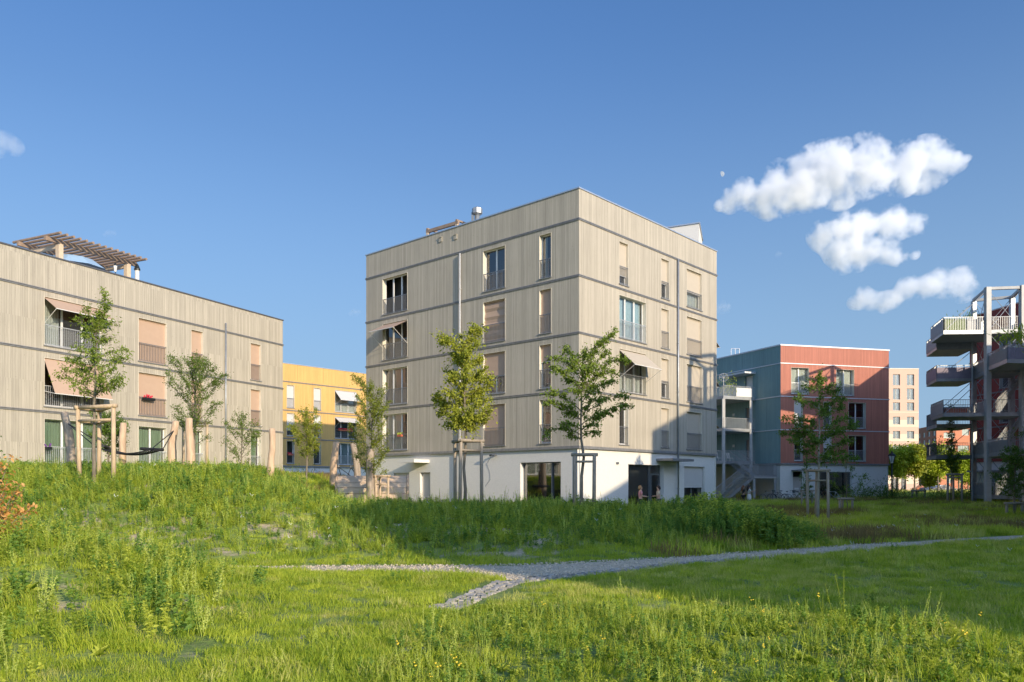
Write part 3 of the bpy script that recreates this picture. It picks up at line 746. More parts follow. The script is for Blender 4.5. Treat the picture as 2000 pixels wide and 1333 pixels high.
        if awning:               # (drop along the slope at the top, reach out, fall)
            out, fall, mt, grow = awning; f = MB(); zt = hh - .06
            f.add([(.04, y + .05, zt), (w_ - .04, y + .05, zt), (w_ - .04 + grow, y - out, zt - fall), (.04 - grow, y - out, zt - fall),
                   (.04, y + .06, zt + .012), (w_ - .04, y + .06, zt + .012), (w_ - .04 + grow, y - out, zt - fall + .012), (.04 - grow, y - out, zt - fall + .012)],
                  [(0, 3, 2, 1), (4, 5, 6, 7), (0, 1, 5, 4), (1, 2, 6, 5), (2, 3, 7, 6), (3, 0, 4, 7)])
            aw = s.place(f, 'awning', M[mt], i, x0, z0)
            for xx in (.04 - grow, w_ - .04 + grow):
                xi = .03 if xx < w_ / 2 else w_ - .03
                MB().tube([(xi, y - .01, zt - min(fall + out * .75, 1.6)), (xx, y - out, zt - fall)], .014, 6).build('awning_arm', M['white'], aw)
            MB().bar((.03 - grow, y - out, zt - fall), (w_ - .03 + grow, y - out, zt - fall), .035).build('awning_bar', M['white'], aw)
        return wn
    def shell(s, ztop, interior=True, roofz=.45, cop='coping', ch=.07):
        if interior: s.slab(s.z0 + .02, ztop - roofz - .06, -1.1, M['dark'], 'interior')
        s.slab(ztop - roofz - .05, ztop - roofz, -.02, M['roof'], 'roof')
        s.ring(ztop - ch, ztop, .05, -.38, M[cop], 'roof_edge')
    def belts(s, zs, m1='band', out=.05):
        for z in zs:
            s.ring(z - .10, z - .055, out, -.05, M[m1], 'belt_course'); s.ring(z - .03, z + .012, out, -.05, M[m1], 'belt_course')
    def pipe(s, i, x, z0, z1, r=.05, off=.1, mt='steel', yb=0):
        mb = MB(); mb.tube([(0, yb - off, z0), (0, yb - off, z1)], r, 10)
        for z in np.arange(z0 + 1.5, z1, 3.0): mb.tube([(0, yb - off, z), (0, yb - off, z + .06)], r * 1.25, 10); mb.box(-.012, .012, yb - off, yb, z + .01, z + .05)
        p = s.place(mb, 'downpipe', M[mt], i, x, 0, smooth=True)
        return p

# ---------- main house: greige timber over white plaster
uL = Vector((-.742, .671)).normalized(); uR = Vector((.671, .742)).normalized(); C0 = Vector((3.52, 41.3))
LL, LR = 18.12, 15.15
p0 = C0 + uL * LL; p2 = C0 + uR * LR; p3 = p0 + uR * LR
hm = Building('apartment_building', [p0[:], C0[:], p2[:], p3[:]], 0, 'five-storey beige timber-clad apartment house on a white plaster base, in the middle')
ZB = [3.81, 6.81, 9.82, 12.83, 15.8]; ZT = 17.42
def hole(b, i, pl, pr, zb): 
    return (b.s_at(i, pl), b.s_at(i, pr), zb + .22, zb + 2.62)
Lh, Rh = {}, {}
for k in range(4):
    Lh['a%d' % k] = hole(hm, 0, 747, 796, ZB[k]); Lh['b%d' % k] = hole(hm, 0, 943, 987, ZB[k]); Lh['c%d' % k] = hole(hm, 0, 1053, 1077, ZB[k])
    wide = k in (1, 2)
    Rh['d%d' % k] = hole(hm, 1, 1209, 1262 if wide else 1227.5, ZB[k]); Rh['e%d' % k] = hole(hm, 1, 1291, 1307, ZB[k]); Rh['f%d' % k] = hole(hm, 1, 1341, 1371, ZB[k])
zl = lambda i, px, py: hm.z_at(i, px, py)
Lg = {'shop': (hm.s_at(0, 1014), hm.s_at(0, 1093), .12, zl(0, 1014, 904)), 'door': (hm.s_at(0, 818), hm.s_at(0, 838), .12, 2.55), 'side': (hm.s_at(0, 766), hm.s_at(0, 797), .12, 2.55)}
Rg = {'shop': (hm.s_at(1, 1230), hm.s_at(1, 1299), .12, zl(1, 1230, 907)), 'win': (hm.s_at(1, 1339), hm.s_at(1, 1379), .5, zl(1, 1339, 911))}
hm.wall(0, ZB[0], ZT - .07, Lh.values(), M['clad']); hm.wall(1, ZB[0], ZT - .07, Rh.values(), M['clad'])
hm.wall(2, ZB[0], ZT - .07, [], M['clad']); hm.wall(3, ZB[0], ZT - .07, [], M['clad'])
hm.wall(0, -.3, ZB[0], Lg.values(), M['plaster'], 'plaster_base', .10, .32); hm.wall(1, -.3, ZB[0], Rg.values(), M['plaster'], 'plaster_base', .10, .32)
hm.wall(2, -.3, ZB[0], [], M['plaster'], 'plaster_base', .10); hm.wall(3, -.3, ZB[0], [], M['plaster'], 'plaster_base', .10)
hm.shell(ZT); hm.belts(ZB[1:])
hm.ring(ZB[0] - .13, ZB[0] + .02, .045, -.2, M['band'], 'belt_course')
LW = dict(i=0, bm='blind')
hm.window(h=Lh['a3'], n=3, open_=True, **LW); hm.window(h=Lh['a2'], n=3, awning=(1.15, .62, 'blind_o', .0), **LW)
hm.window(h=Lh['a1'], n=3, curtain='blind', reach=.8, **LW); hm.window(h=Lh['a0'], n=3, curtain='curtain', reach=.6, box=(1.7, .4, ('terra', 'weed')), **LW)
hm.window(h=Lh['b3'], n=2, **LW); hm.window(h=Lh['b2'], n=2, blind=1, wavy=True, **LW); hm.window(h=Lh['b1'], n=2, blind=.58, **LW); hm.window(h=Lh['b0'], n=2, blind=1, **LW)
hm.window(h=Lh['c3'], n=1, curtain='curtain', reach=.3, **LW); hm.window(h=Lh['c2'], blind=1, **LW); hm.window(h=Lh['c1'], blind=.4, **LW); hm.window(h=Lh['c0'], **LW)
RW = dict(i=1, bm='blind_c')
hm.window(h=Rh['d3'], blind=.78, **RW); hm.window(h=Rh['d2'], n=3, curtain='curtain_b', railm='rail_l', **RW); hm.window(h=Rh['d1'], n=3, curtain='curtain', awning=(1.05, .95, 'blind_c', .02), **RW); hm.window(h=Rh['d0'], curtain='curtain', reach=.5, **RW)
for k in range(4): hm.window(h=Rh['e%d' % k], blind=.62 if k in (1, 3) else 1, **RW); hm.window(h=Rh['f%d' % k], blind=1 if k != 3 else .6, curtain='curtain', **RW)
hm.window(0, Lg['shop'], n=1, rail=False, sash='sash_g', y=.10, depth=.26, glassm='glass_d', jamb=False, transom=None)
hm.window(0, Lg['side'], n=2, rail=False, sash='sash_g', y=.10, depth=.2, jamb=False, blind=1, bm='blind_g', sill=False)
hm.window(1, Rg['shop'], n=1, rail=False, sash='sash_g', y=.10, depth=.26, glassm='glass_d', jamb=False)
hm.window(1, Rg['win'], n=2, rail=False, sash='sash_g', y=.10, depth=.24, blind=.55, bm='blind_g', jamb=False)
def door(b, i, x0, x1, z0, z1, y, col, glazed=False, handle=True):
    w_ = x1 - x0; h = z1 - z0; mb = MB()
    if glazed:
        mb.box(0, .1, y, y + .06, 0, h); mb.box(w_ - .1, w_, y, y + .06, 0, h); mb.box(.1, w_ - .1, y, y + .06, h - .1, h); mb.box(.1, w_ - .1, y, y + .06, 0, .14)
    else: mb.box(0, w_, y, y + .06, 0, h); mb.box(.08, w_ - .08, y - .006, y, .1, h - .1)
    d = b.place(mb, 'door', M[col], i, x0, z0)
    if glazed: MB().quad((.1, y + .03, .14), (w_ - .1, y + .03, .14), (w_ - .1, y + .03, h - .1), (.1, y + .03, h - .1)).build('pane', M['glass'], d)
    if handle: MB().tube([(w_ - .12, y - .01, 1.0), (w_ - .12, y - .07, 1.0), (w_ - .26, y - .07, 1.0)], .012, 6).build('handle', M['steel'], d)
    return d
door(hm, 0, Lg['door'][0] + .02, Lg['door'][1] - .02, .12, 2.5, .3, 'blind_g')
sx = Rg['shop']; door(hm, 1, sx[0] + (sx[1] - sx[0]) * .70, sx[1] - .12, .14, 2.45, .30, 'sash_g', True)
hm.place(MB().box(-.03, .03, .29, .43, 0, sx[3] - .16), 'mullion', M['sash_g'], 1, sx[0] + (sx[1] - sx[0]) * .68, .14)
hm.place(MB().box(-.03, .03, .29, .43, 0, Lg['shop'][3] - .16), 'mullion', M['sash_g'], 0, Lg['shop'][0] + (Lg['shop'][1] - Lg['shop'][0]) * .73, .14)
def canopy(b, i, x0, x1, z, out, y=.1, mt='band', th=.14):
    return b.place(MB().box(0, x1 - x0, y - out, y + .02, 0, th), 'door_canopy', M[mt], i, x0, z)
canopy(hm, 0, hm.s_at(0, 806), hm.s_at(0, 836), 3.15, 1.25, mt='plaster', th=.2)
canopy(hm, 1, hm.s_at(1, 1284), hm.s_at(1, 1326), 3.2, 1.15)
hm.pipe(0, hm.s_at(0, 901), 0, 15.65, .055, .12, 'pipe_g'); hm.pipe(1, hm.s_at(1, 1322), 0, 15.75, .055, .1)
pb_ = MB(); pb_.box(-.16, .10, -.02, .0, 0, .05); hm.place(pb_, 'pipe_bracket', M['band'], 0, hm.s_at(0, 899), 15.6)
# facade fittings
fl_ = MB(); fl_.box(-.05, .05, -.12, .1, -.04, .04); fl_.tube([(-.2, -.22, -.03), (.0, -.26, .02), (.2, -.22, -.03)], .07, 8)
hm.place(fl_, 'floodlight', M['sash_g'], 0, hm.s_at(0, 967), zl(0, 967, 889))
wr = MB(); wr.tube([(0, .085, 0), (-.35, .085, -.4), (-.1, .085, -.85), (-.05, .085, -1.3), (-.45, .085, -1.7)], .008, 4); hm.place(wr, 'loose_cable', M['sash_g'], 0, hm.s_at(0, 957), zl(0, 957, 893))
for px in (861, 890): hm.place(MB().box(-.14, .14, -.05, 0, -.13, .13).box(-.15, .15, -.09, 0, .13, .16), 'vent_grille', M['clad'], 0, hm.s_at(0, px), zl(0, px, 469 if px < 880 else 464))
hm.place(MB().ball((0, .06, 0), (.08, .1, .08), 8, 6), 'wall_lamp', M['sash_g'], 1, hm.s_at(1, 1141), zl(1, 1141, 878)); hm.place(MB().box(-.1, .1, .03, .1, -.06, .06), 'wall_sensor', M['sash_g'], 1, hm.s_at(1, 1208), zl(1, 1208, 905))
# awnings on the hidden far side that peep out past the corner
for zt, fall in ((11.9, .75), (9.35, .9), (6.2, .6)):
    f = MB(); o_ = 1.25
    f.add([(.4, 0, zt), (3.2, 0, zt), (3.2, -o_, zt - fall), (.4, -o_, zt - fall), (.4, 0, zt + .02), (3.2, 0, zt + .02), (3.2, -o_, zt - fall + .02), (.4, -o_, zt - fall + .02)],
          [(0, 3, 2, 1), (4, 5, 6, 7), (0, 1, 5, 4), (1, 2, 6, 5), (2, 3, 7, 6), (3, 0, 4, 7)])
    aw = hm.place(f, 'awning', M['blind'], 2, 0, 0)
    MB().tube([(.4, 0, zt - fall - .1), (.4, -o_, zt - fall)], .015, 6).build('awning_arm', M['white'], aw)
# stair head on the roof
s0_ = Vector((P(1300, 0, 54).x, 54)); s1_ = Vector((P(1365, 0, 53.0).x, 53.0)); sd_ = (s1_ - s0_).normalized(); si_ = Vector((.30, 1.0)).normalized(); quad_ = [s0_, s1_, s1_ + si_ * 4, s0_ + si_ * 4]
sh = MB(); sh.prism([(a.x - hm.o.x, a.y - hm.o.y) for a in quad_], 17.0, 19.4); sh_o = sh.build('stair_head', M['plaster'], hm.root)
sh2 = MB(); sh2.prism([(a.x - hm.o.x, a.y - hm.o.y) for a in (s0_ - sd_ * .08 - si_ * .08, s1_ + sd_ * .08 - si_ * .08, s1_ + sd_ * .08 + si_ * 4.08, s0_ - sd_ * .08 + si_ * 4.08)], 19.4, 19.48); sh2.build('roof_edge', M['coping'], sh_o)
# roof vent pipe and wooden frame on the roof: things of their own
vx = P(932, 412, 49); t_ = empty('roof_vent', (vx.x, vx.y, 16.97), 0, 'galvanised vent pipe with a cap on the roof of the middle house', 'vent')
MB().tube([(0, 0, 0), (0, 0, 1.75)], .16, 12).build('pipe', M['steel'], t_, smooth=True); MB().tube([(0, 0, 1.62), (0, 0, 1.70), (0, 0, 2.0), (0, 0, 2.08)], [.2, .33, .33, .2], 8).build('cap', M['steel'], t_); MB().box(-.36, -.2, -.05, .05, 0, 1.8).build('flue', M['sash_g'], t_)
f0 = P(836, 455, 51.2); f1 = P(893, 433, 49.5); d_ = (f1 - f0); d_.z = 0; d_.normalize(); nrm = Vector((-d_.y, d_.x, 0))
t_ = empty('roof_pergola', (f0.x, f0.y, 16.97), math.atan2(d_.y, d_.x), 'small open wooden frame on the roof of the middle house', 'pergola'); l_ = math.hypot(f1.x - f0.x, f1.y - f0.y)
for x, y in ((0, 0), (l_, 0), (0, 1.1), (l_, 1.1)): MB().box(x - .09, x + .09, y - .09, y + .09, 0, 1.2).build('post', M['pergola_p'], t_)
for y in (0, 1.1): MB().box(-.12, l_ + .12, y - .08, y + .08, 1.2, 1.4).build('beam', M['pergola'], t_)
for x in (0, l_): MB().box(x - .07, x + .07, -.1, 1.2, 1.4, 1.5).build('crossbeam', M['pergola'], t_)

# ---------- left house: three timber storeys
a0 = Vector((-23.92, 36.7)); dv = Vector((.4257, .905)).normalized(); a1 = a0 + dv * 19.17; nin = Vector((-dv.y, dv.x))
q0 = a0 - dv * 9
hl = Building('apartment_building', [q0[:], a1[:], (a1 + nin * 13)[:], (q0 + nin * 13)[:]], 2.0, 'low beige timber-clad house behind the grassy mound, at the left edge')
LB = [5.42, 8.43, 11.42]; LT = 13.12
cols = {'p': (86, 203), 'q': (270, 326), 'r': (373, 397), 's': (489, 510)}
Hl = {}
for c_, (x0, x1) in cols.items():
    for k, zb in enumerate((2.42, 5.42, 8.43)): Hl[c_ + str(k)] = hole(hl, 0, x0, x1, zb)
hl.wall(0, -.2, LT - .07, Hl.values(), M['clad'])
for k in (1, 2, 3): hl.wall(k, -.2, LT - .07, [], M['clad'])
hl.shell(LT, cop='coping_d'); hl.belts(LB)
W_ = dict(i=0, bm='blind_o')
hl.window(h=Hl['p2'], n=3, awning=(.85, .62, 'blind_o', -.02), curtain='curtain', railm='rail_l', reach=.3, **W_); hl.window(h=Hl['p1'], n=3, awning=(.75, 1.75, 'blind_o', -.02), railm='rail_l', **W_)
hl.window(h=Hl['p0'], n=3, curtain='curtain_g', railm='rail_l', box=(.02, .3, ('iron', 'petal_v')), **W_)
hl.window(h=Hl['q2'], blind=1, **W_); hl.window(h=Hl['q1'], blind=1, box=(.25, .75, ('iron', 'petal_r')), **W_); hl.window(h=Hl['q0'], n=2, curtain='curtain_g', railm='rail_l', **W_)
for c_ in 'rs':
    hl.window(h=Hl[c_ + '2'], blind=1, **W_); hl.window(h=Hl[c_ + '1'], blind=1, **W_); hl.window(h=Hl[c_ + '0'], curtain='curtain_g', railm='rail_l', **W_)
hl.pipe(0, hl.s_at(0, 439), 2, 11.9, .05, .09)
# roof pergola of round poles on the left house
def lp(s_, inn, z): return a0 + dv * s_ + nin * inn, z
ta = a0 + dv * 1.1 + nin * 1.6
t_ = empty('roof_pergola', (ta.x, ta.y, 12.7), math.atan2(dv.y, dv.x), 'wooden roof pergola of round poles on the low left house', 'pergola')
S0, S1, Dp = 3.1, 7.2, 2.4
for x in (S0, S1):
    for y in (.2, Dp): MB().box(x - .13, x + .13, y - .13, y + .13, 0, 1.70).build('post', M['pergola_p'], t_)
for y in (.2, Dp): MB().box(S0 - .8, S1 + .6, y - .08, y + .08, 1.70, 1.92).build('beam', M['pergola'], t_)
for x in (S0, S1): MB().box(x - .08, x + .08, .3, Dp, 1.48, 1.68).build('crossbeam', M['pergola_p'], t_)
for k in range(15):
    x = S0 - .6 + k * (S1 - S0 + 1.1) / 14; MB().tube([(x, -.75, 2.0), (x, Dp + .65, 2.0)], .075, 8).build('pole', M['pergola'], t_)
up = a0 + dv * 5.6 + nin * 2.7; t_ = empty('parasol', (up.x, up.y, 11.95), 0, 'pale blue dome parasol open under the roof pergola', 'parasol')
pa = MB(); N = 10; top = (0, 0, 2.35); rim = [(1.75 * math.cos(k * 2 * math.pi / N), 1.75 * math.sin(k * 2 * math.pi / N), 1.62) for k in range(N)]; mid = [(1.05 * math.cos(k * 2 * math.pi / N), 1.05 * math.sin(k * 2 * math.pi / N), 2.12) for k in range(N)]
pa.add([top] + mid + rim, [(0, 1 + k, 1 + (k + 1) % N) for k in range(N)] + [(1 + k, 1 + N + k, 1 + N + (k + 1) % N, 1 + (k + 1) % N) for k in range(N)]); pa.build('canopy', M['para'], t_)
MB().tube([(0, 0, 0), (0, 0, 2.4)], .025, 8).build('pole', M['white'], t_)
lq = a0 + dv * 6.9 + nin * 1.0; t_ = empty('roof_lantern', (lq.x, lq.y, 12.7), 0, 'small black lantern hanging at the end of the roof pergola', 'lantern')
MB().tube([(0, 0, 1.15), (0, 0, 1.3)], [.1, .04], 8).build('cap', M['iron'], t_); MB().tube([(0, 0, .82), (0, 0, 1.15)], [.06, .1], 8).build('lamp_glass', M['white'], t_); MB().tube([(0, 0, 0), (0, 0, .82)], .02, 6).build('pole', M['iron'], t_)
lq = a0 + dv * 8.55 + nin * 1.3; t_ = empty('roof_vent', (lq.x, lq.y, 12.7), 0, 'thin vent pipe with a black cap beside the roof pergola', 'vent')
MB().tube([(0, 0, 0), (0, 0, 1.35)], .12, 10).build('pipe', M['white'], t_, smooth=True); MB().tube([(0, 0, 1.35), (0, 0, 1.42), (0, 0, 1.6), (0, 0, 1.7)], [.17, .17, .1, .05], 10).build('cap', M['iron'], t_)

# ---------- yellow house between them
y0 = Vector((-23.9, 82.0)); ya = y0 - uR * 7; yb_ = y0 + uR * 18
hy = Building('apartment_building', [ya[:], yb_[:], (yb_ + Vector((-uR.y, uR.x)) * 12)[:], (ya + Vector((-uR.y, uR.x)) * 12)[:]], 0, 'yellow timber-clad apartment house seen in the gap between the two beige houses')
YB = [3.8, 6.7, 9.65, 12.65]; YT = 14.55; Hy = {}
for c_, (x0, x1) in {'a': (560, 575), 'b': (612.5, 627), 'c': (654, 696), 'd': (700, 712)}.items():
    for k in range(3): Hy[c_ + str(k)] = hole(hy, 0, x0, x1, YB[k])
Yg = [(hy.s_at(0, 607), hy.s_at(0, 634), .1, 2.7), (hy.s_at(0, 655), hy.s_at(0, 700), .1, 2.8)]
hy.wall(0, YB[0], YT - .07, [h for k, h in Hy.items() if k[0] != 'd'], M['clad_y']); hy.wall(0, -.3, YB[0], Yg, M['plaster'], 'plaster_base', .1, .3)
for k in (1, 2, 3): hy.wall(k, -.3, YT - .07, [], M['clad_y'])
hy.shell(YT); hy.belts(YB[1:]); hy.ring(YB[0] - .13, YB[0] + .02, .045, -.2, M['band'], 'belt_course')
Y_ = dict(i=0, bm='blind_g')
for c_ in 'ab':
    hy.window(h=Hy[c_ + '2'], blind=1, **Y_); hy.window(h=Hy[c_ + '1'], blind=.75, box=(.1, .6, ('terra', 'petal_r')) if c_ == 'b' else None, **Y_); hy.window(h=Hy[c_ + '0'], box=(.1, .6, ('terra', 'petal_r')) if c_ == 'a' else None, **Y_)
hy.window(h=Hy['c2'], n=3, awning=(1.1, 1.1, 'blind_g', 0), curtain='curtain', **Y_); hy.window(h=Hy['c1'], n=3, awning=(.8, .55, 'blind_g', 0), box=(.4, 1.9, ('terra', 'petal_r')), **Y_); hy.window(h=Hy['c0'], n=3, curtain='curtain_b', railm='rail_l', **Y_)
for g_ in Yg: hy.window(0, g_, n=2, rail=False, sash='sash_g', y=.1, sill=False, jamb=False, glassm='glass_d')
canopy(hy, 0, hy.s_at(0, 600), hy.s_at(0, 637), 2.95, 1.2)

# ---------- red and teal house on the right
r0 = Vector((24.1, 70.5)); r1 = Vector((35.2, 73.4)); tl = Vector((-.42, .907)).normalized()
hr = Building('apartment_building', [(r0 + tl * 17)[:], r0[:], r1[:], (r1 + tl * 17)[:]], .3, 'four-storey house with a red timber front and a teal timber side, right of centre')
RB = [3.72, 6.75, 9.75, 12.72]; RT = 14.4; Hr = {}
for nm, k, x0, x1 in (('a', 2, 1545, 1580), ('b', 2, 1633, 1668), ('c', 1, 1551, 1568), ('d', 1, 1608, 1624), ('e', 1, 1657, 1691), ('f', 0, 1551, 1568), ('g', 0, 1608, 1624), ('h', 0, 1657, 1691)):
    Hr[nm] = hole(hr, 1, x0, x1, RB[k])
Rgd = [(hr.s_at(1, 1550), hr.s_at(1, 1568), .3, 2.95), (hr.s_at(1, 1601), hr.s_at(1, 1665), .55, 2.95)]
Td = [(3.6, 4.6, 3.9, 6.05), (3.6, 4.6, 6.9, 9.05), (3.6, 4.6, 9.9, 12.05)]   # doors on the teal side (distance from corner)
Td = [(17 - b_, 17 - a_, c_, d_) for a_, b_, c_, d_ in Td]
hr.wall(1, RB[0], RT - .07, Hr.values(), M['clad_r']); hr.wall(0, RB[0], RT - .07, Td, M['clad_t'])
hr.wall(2, RB[0], RT - .07, [], M['clad_r']); hr.wall(3, RB[0], RT - .07, [], M['clad_t'])
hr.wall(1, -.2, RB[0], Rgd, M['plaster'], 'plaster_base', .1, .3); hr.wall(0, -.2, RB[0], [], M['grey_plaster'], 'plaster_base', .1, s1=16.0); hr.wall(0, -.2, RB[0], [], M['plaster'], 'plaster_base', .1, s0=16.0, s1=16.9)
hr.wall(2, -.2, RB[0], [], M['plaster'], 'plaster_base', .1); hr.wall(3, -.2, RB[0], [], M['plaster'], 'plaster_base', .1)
hr.shell(RT, cop='bandw', ch=.12)
for z in RB[1:]: hr.ring(z - .06, z + .02, .05, -.05, M['bandw'], 'belt_course')
hr.ring(RB[0] - .13, RB[0] + .02, .045, -.2, M['band'], 'belt_course')
for nm, kw in {'a': dict(n=2, curtain='curtain'), 'b': dict(n=2, blind=.0, curtain='curtain'), 'c': dict(blind=1, bm='blind_g'), 'd': dict(), 'e': dict(n=2), 'f': dict(), 'g': dict(blind=.5, bm='blind_g'), 'h': dict(n=2)}.items():
    hr.window(1, Hr[nm], railm='rail_l', **kw)
hr.window(1, Rgd[1], n=1, rail=False, sash='sash_g', y=.1, sill=False, jamb=False, glassm='glass_d')
door(hr, 1, Rgd[0][0] + .03, Rgd[0][1] - .03, .32, 2.5, .25, 'grey_plaster'); canopy(hr, 1, hr.s_at(1, 1547), hr.s_at(1, 1566), 3.0, 1.0)
hr.place(MB().box(0, .45, .23, .25, 0, .16), 'notice', M['white'], 1, Rgd[0][0] + .25, 1.35)
for h in Td:
    door(hr, 0, h[0] + .03, h[1] - .03, h[2], h[3] - .02, .12, 'panel_w' if h[2] > 9 else 'sash_g')
    hr.place(MB().box(-.12, .12, -.08, 0, -.12, .12), 'wall_lamp', M['panel_w'], 0, h[0] - 1.6, h[3] - .5)
canopy(hr, 0, Td[2][0] - 2.2, Td[2][1] + .4, 12.15, 1.3, 0, 'bandw', .16)
# ladder guard on its roof
lg = P(1436, 690, 80); t_ = MB()
for x in (-.42, 0, .42): t_.tube([(x, 0, 0), (x, 0, 1.5)], .03, 6)
for z in (.08, .75, 1.5): t_.tube([(-.42, 0, z), (.42, 0, z)], .025, 6); t_.tube([(.42, 0, z), (.42, .8, z)], .025, 6)
o_ = t_.build('ladder_guard', M['bandw'], hr.root); o_.location = (lg.x - hr.o.x, lg.y - hr.o.y, 13.9 - .3 + .25)
# ------------------------------------------------------------------ steel structures and farther buildings
def railing_along(name, pts, z, h, mt, parent, org, gap=.12, panel=None, kick=True):
    mb = MB(); pts = [Vector((p[0] - org.x, p[1] - org.y, z - org.z)) for p in pts]
    for a, b in zip(pts, pts[1:]):
        up = Vector((0, 0, 1)); L = (b - a).length; n_ = max(1, int(L / gap))
        mb.bar(a + up * h, b + up * h, .05, .035)
        if kick: mb.bar(a + up * .02, b + up * .02, .02, .28)
        for k in range(n_ + 1):
            p = a.lerp(b, k / n_); mb.bar(p + up * .02, p + up * h, .018)
    o = mb.build(name, M[mt], parent)
    if panel:
        q = MB()
        for a, b in zip(pts, pts[1:]):
            d = (b - a).normalized(); nn = Vector((-d.y, d.x, 0)) * .03
            q.bar(a + nn + Vector((0, 0, .52)), b + nn + Vector((0, 0, .52)), .012, .86)
        q.build('infill_panel', M[panel], o)
    return o
def deck(name, poly, z, parent, org, mt='steel_p', th=.13):
    mb = MB(); mb.prism([(p[0] - org.x, p[1] - org.y) for p in poly], z - th - org.z, z - org.z); return mb.build(name, M[mt], parent)
def post(name, x, y, z0, z1, w_, mt, parent, org):
    return MB().box(x - org.x - w_ / 2, x - org.x + w_ / 2, y - org.y - w_ / 2, y - org.y + w_ / 2, z0 - org.z, z1 - org.z).build(name, M[mt], parent)
def flight(A, B, wv, parent, org, mt='steel', rails=(0, 1), solid=None):
    A = Vector(A) - org; B = Vector(B) - org; wv = Vector((*wv, 0)); n_ = max(3, int(abs(B.z - A.z) / .18)); mb = MB(); d = (B - A); hd = Vector((d.x, d.y, 0)).normalized()
    for k in range(n_):
        c = A.lerp(B, (k + .5) / n_); mb.bar(c - hd * .0 + wv * .0, c + wv, .29, .035)
    for e in (0, 1): mb.bar(A + wv * e - Vector((0, 0, .08)), B + wv * e - Vector((0, 0, .08)), .03, .26)
    o = mb.build('stair_flight', M[mt], parent); r = MB()
    for e in rails:
        r.bar(A + wv * e + Vector((0, 0, 1.0)), B + wv * e + Vector((0, 0, 1.0)), .05, .04)
        m_ = int(d.length / .13)
        for k in range(m_ + 1): p = A.lerp(B, k / m_) + wv * e; r.bar(p, p + Vector((0, 0, 1.0)), .018)
    if r.v: r.build('railing', M[mt], o)
    if solid:
        MB().bar(A + wv * .5 - Vector((0, 0, .14)), B + wv * .5 - Vector((0, 0, .14)), wv.length, .03).build('soffit', M[solid], o)
    return o

# access balconies and stair on the teal side
tn = Vector((-tl.y, tl.x)); tn = tn if tn.x < 0 else -tn
def tp(s_, o_): return r0 + tl * s_ + tn * o_
og = Vector((*tp(3.2, 3.8), .1))
sa_ = empty('access_stair', og, 0, 'galvanised steel access balconies and stairs against the teal wall', 'staircase')
for z in (3.82, 6.82, 9.78):
    dk = deck('balcony_deck', [tp(3.2, .06), tp(3.2, 3.8), tp(13, 3.8), tp(13, .06)], z, sa_, og)
    railing_along('railing', [tp(3.2, .1), tp(3.2, 3.8), tp(13, 3.8)], z, 1.1, 'steel', dk, og, panel=None)
    if z > 9: MB().bar(Vector((*tp(3.17, .5), z + .55)) - og, Vector((*tp(3.17, 2.3), z + .55)) - og, .012, .8).build('cloth_screen', M['panel_w'], dk)
for s_, o_, z1 in ((3.3, 3.7, 9.65), (3.3, .5, 9.65), (8, 3.7, 9.65), (12.5, 3.7, 9.65)): post('post', *tp(s_, o_), .05, z1, .26, 'steel_p', sa_, og)
ld = deck('landing', [tp(.15, .25), tp(.15, 2.9), tp(3.1, 2.9), tp(3.1, .25)], 2.5, sa_, og)
railing_along('railing', [tp(3.0, .3), tp(.2, .3), tp(.2, 2.85)], 2.5, 1.1, 'steel', ld, og)
railing_along('railing', [tp(1.5, 2.85), tp(3.0, 2.85)], 2.5, 1.1, 'steel', ld, og)
for s_, o_ in ((.3, .4), (.3, 2.8), (2.9, 2.8)): post('post', *tp(s_, o_), .05, 2.34, .2, 'steel', sa_, og)
flight((*tp(.25, 6.6), .15), (*tp(.25, 2.9), 2.5), tl * 1.2, sa_, og); flight((*tp(1.9, .9), 2.5), (*tp(1.9, 3.2), 3.82), tl * 1.1, sa_, og)
railing_along('railing', [tp(3.2, 3.8), tp(3.2, 5.6)], 3.82, 1.1, 'steel', sa_, og); deck('balcony_deck', [tp(3.2, 3.8), tp(3.2, 6.5), tp(8, 6.5), tp(8, 3.8)], 3.82, sa_, og)
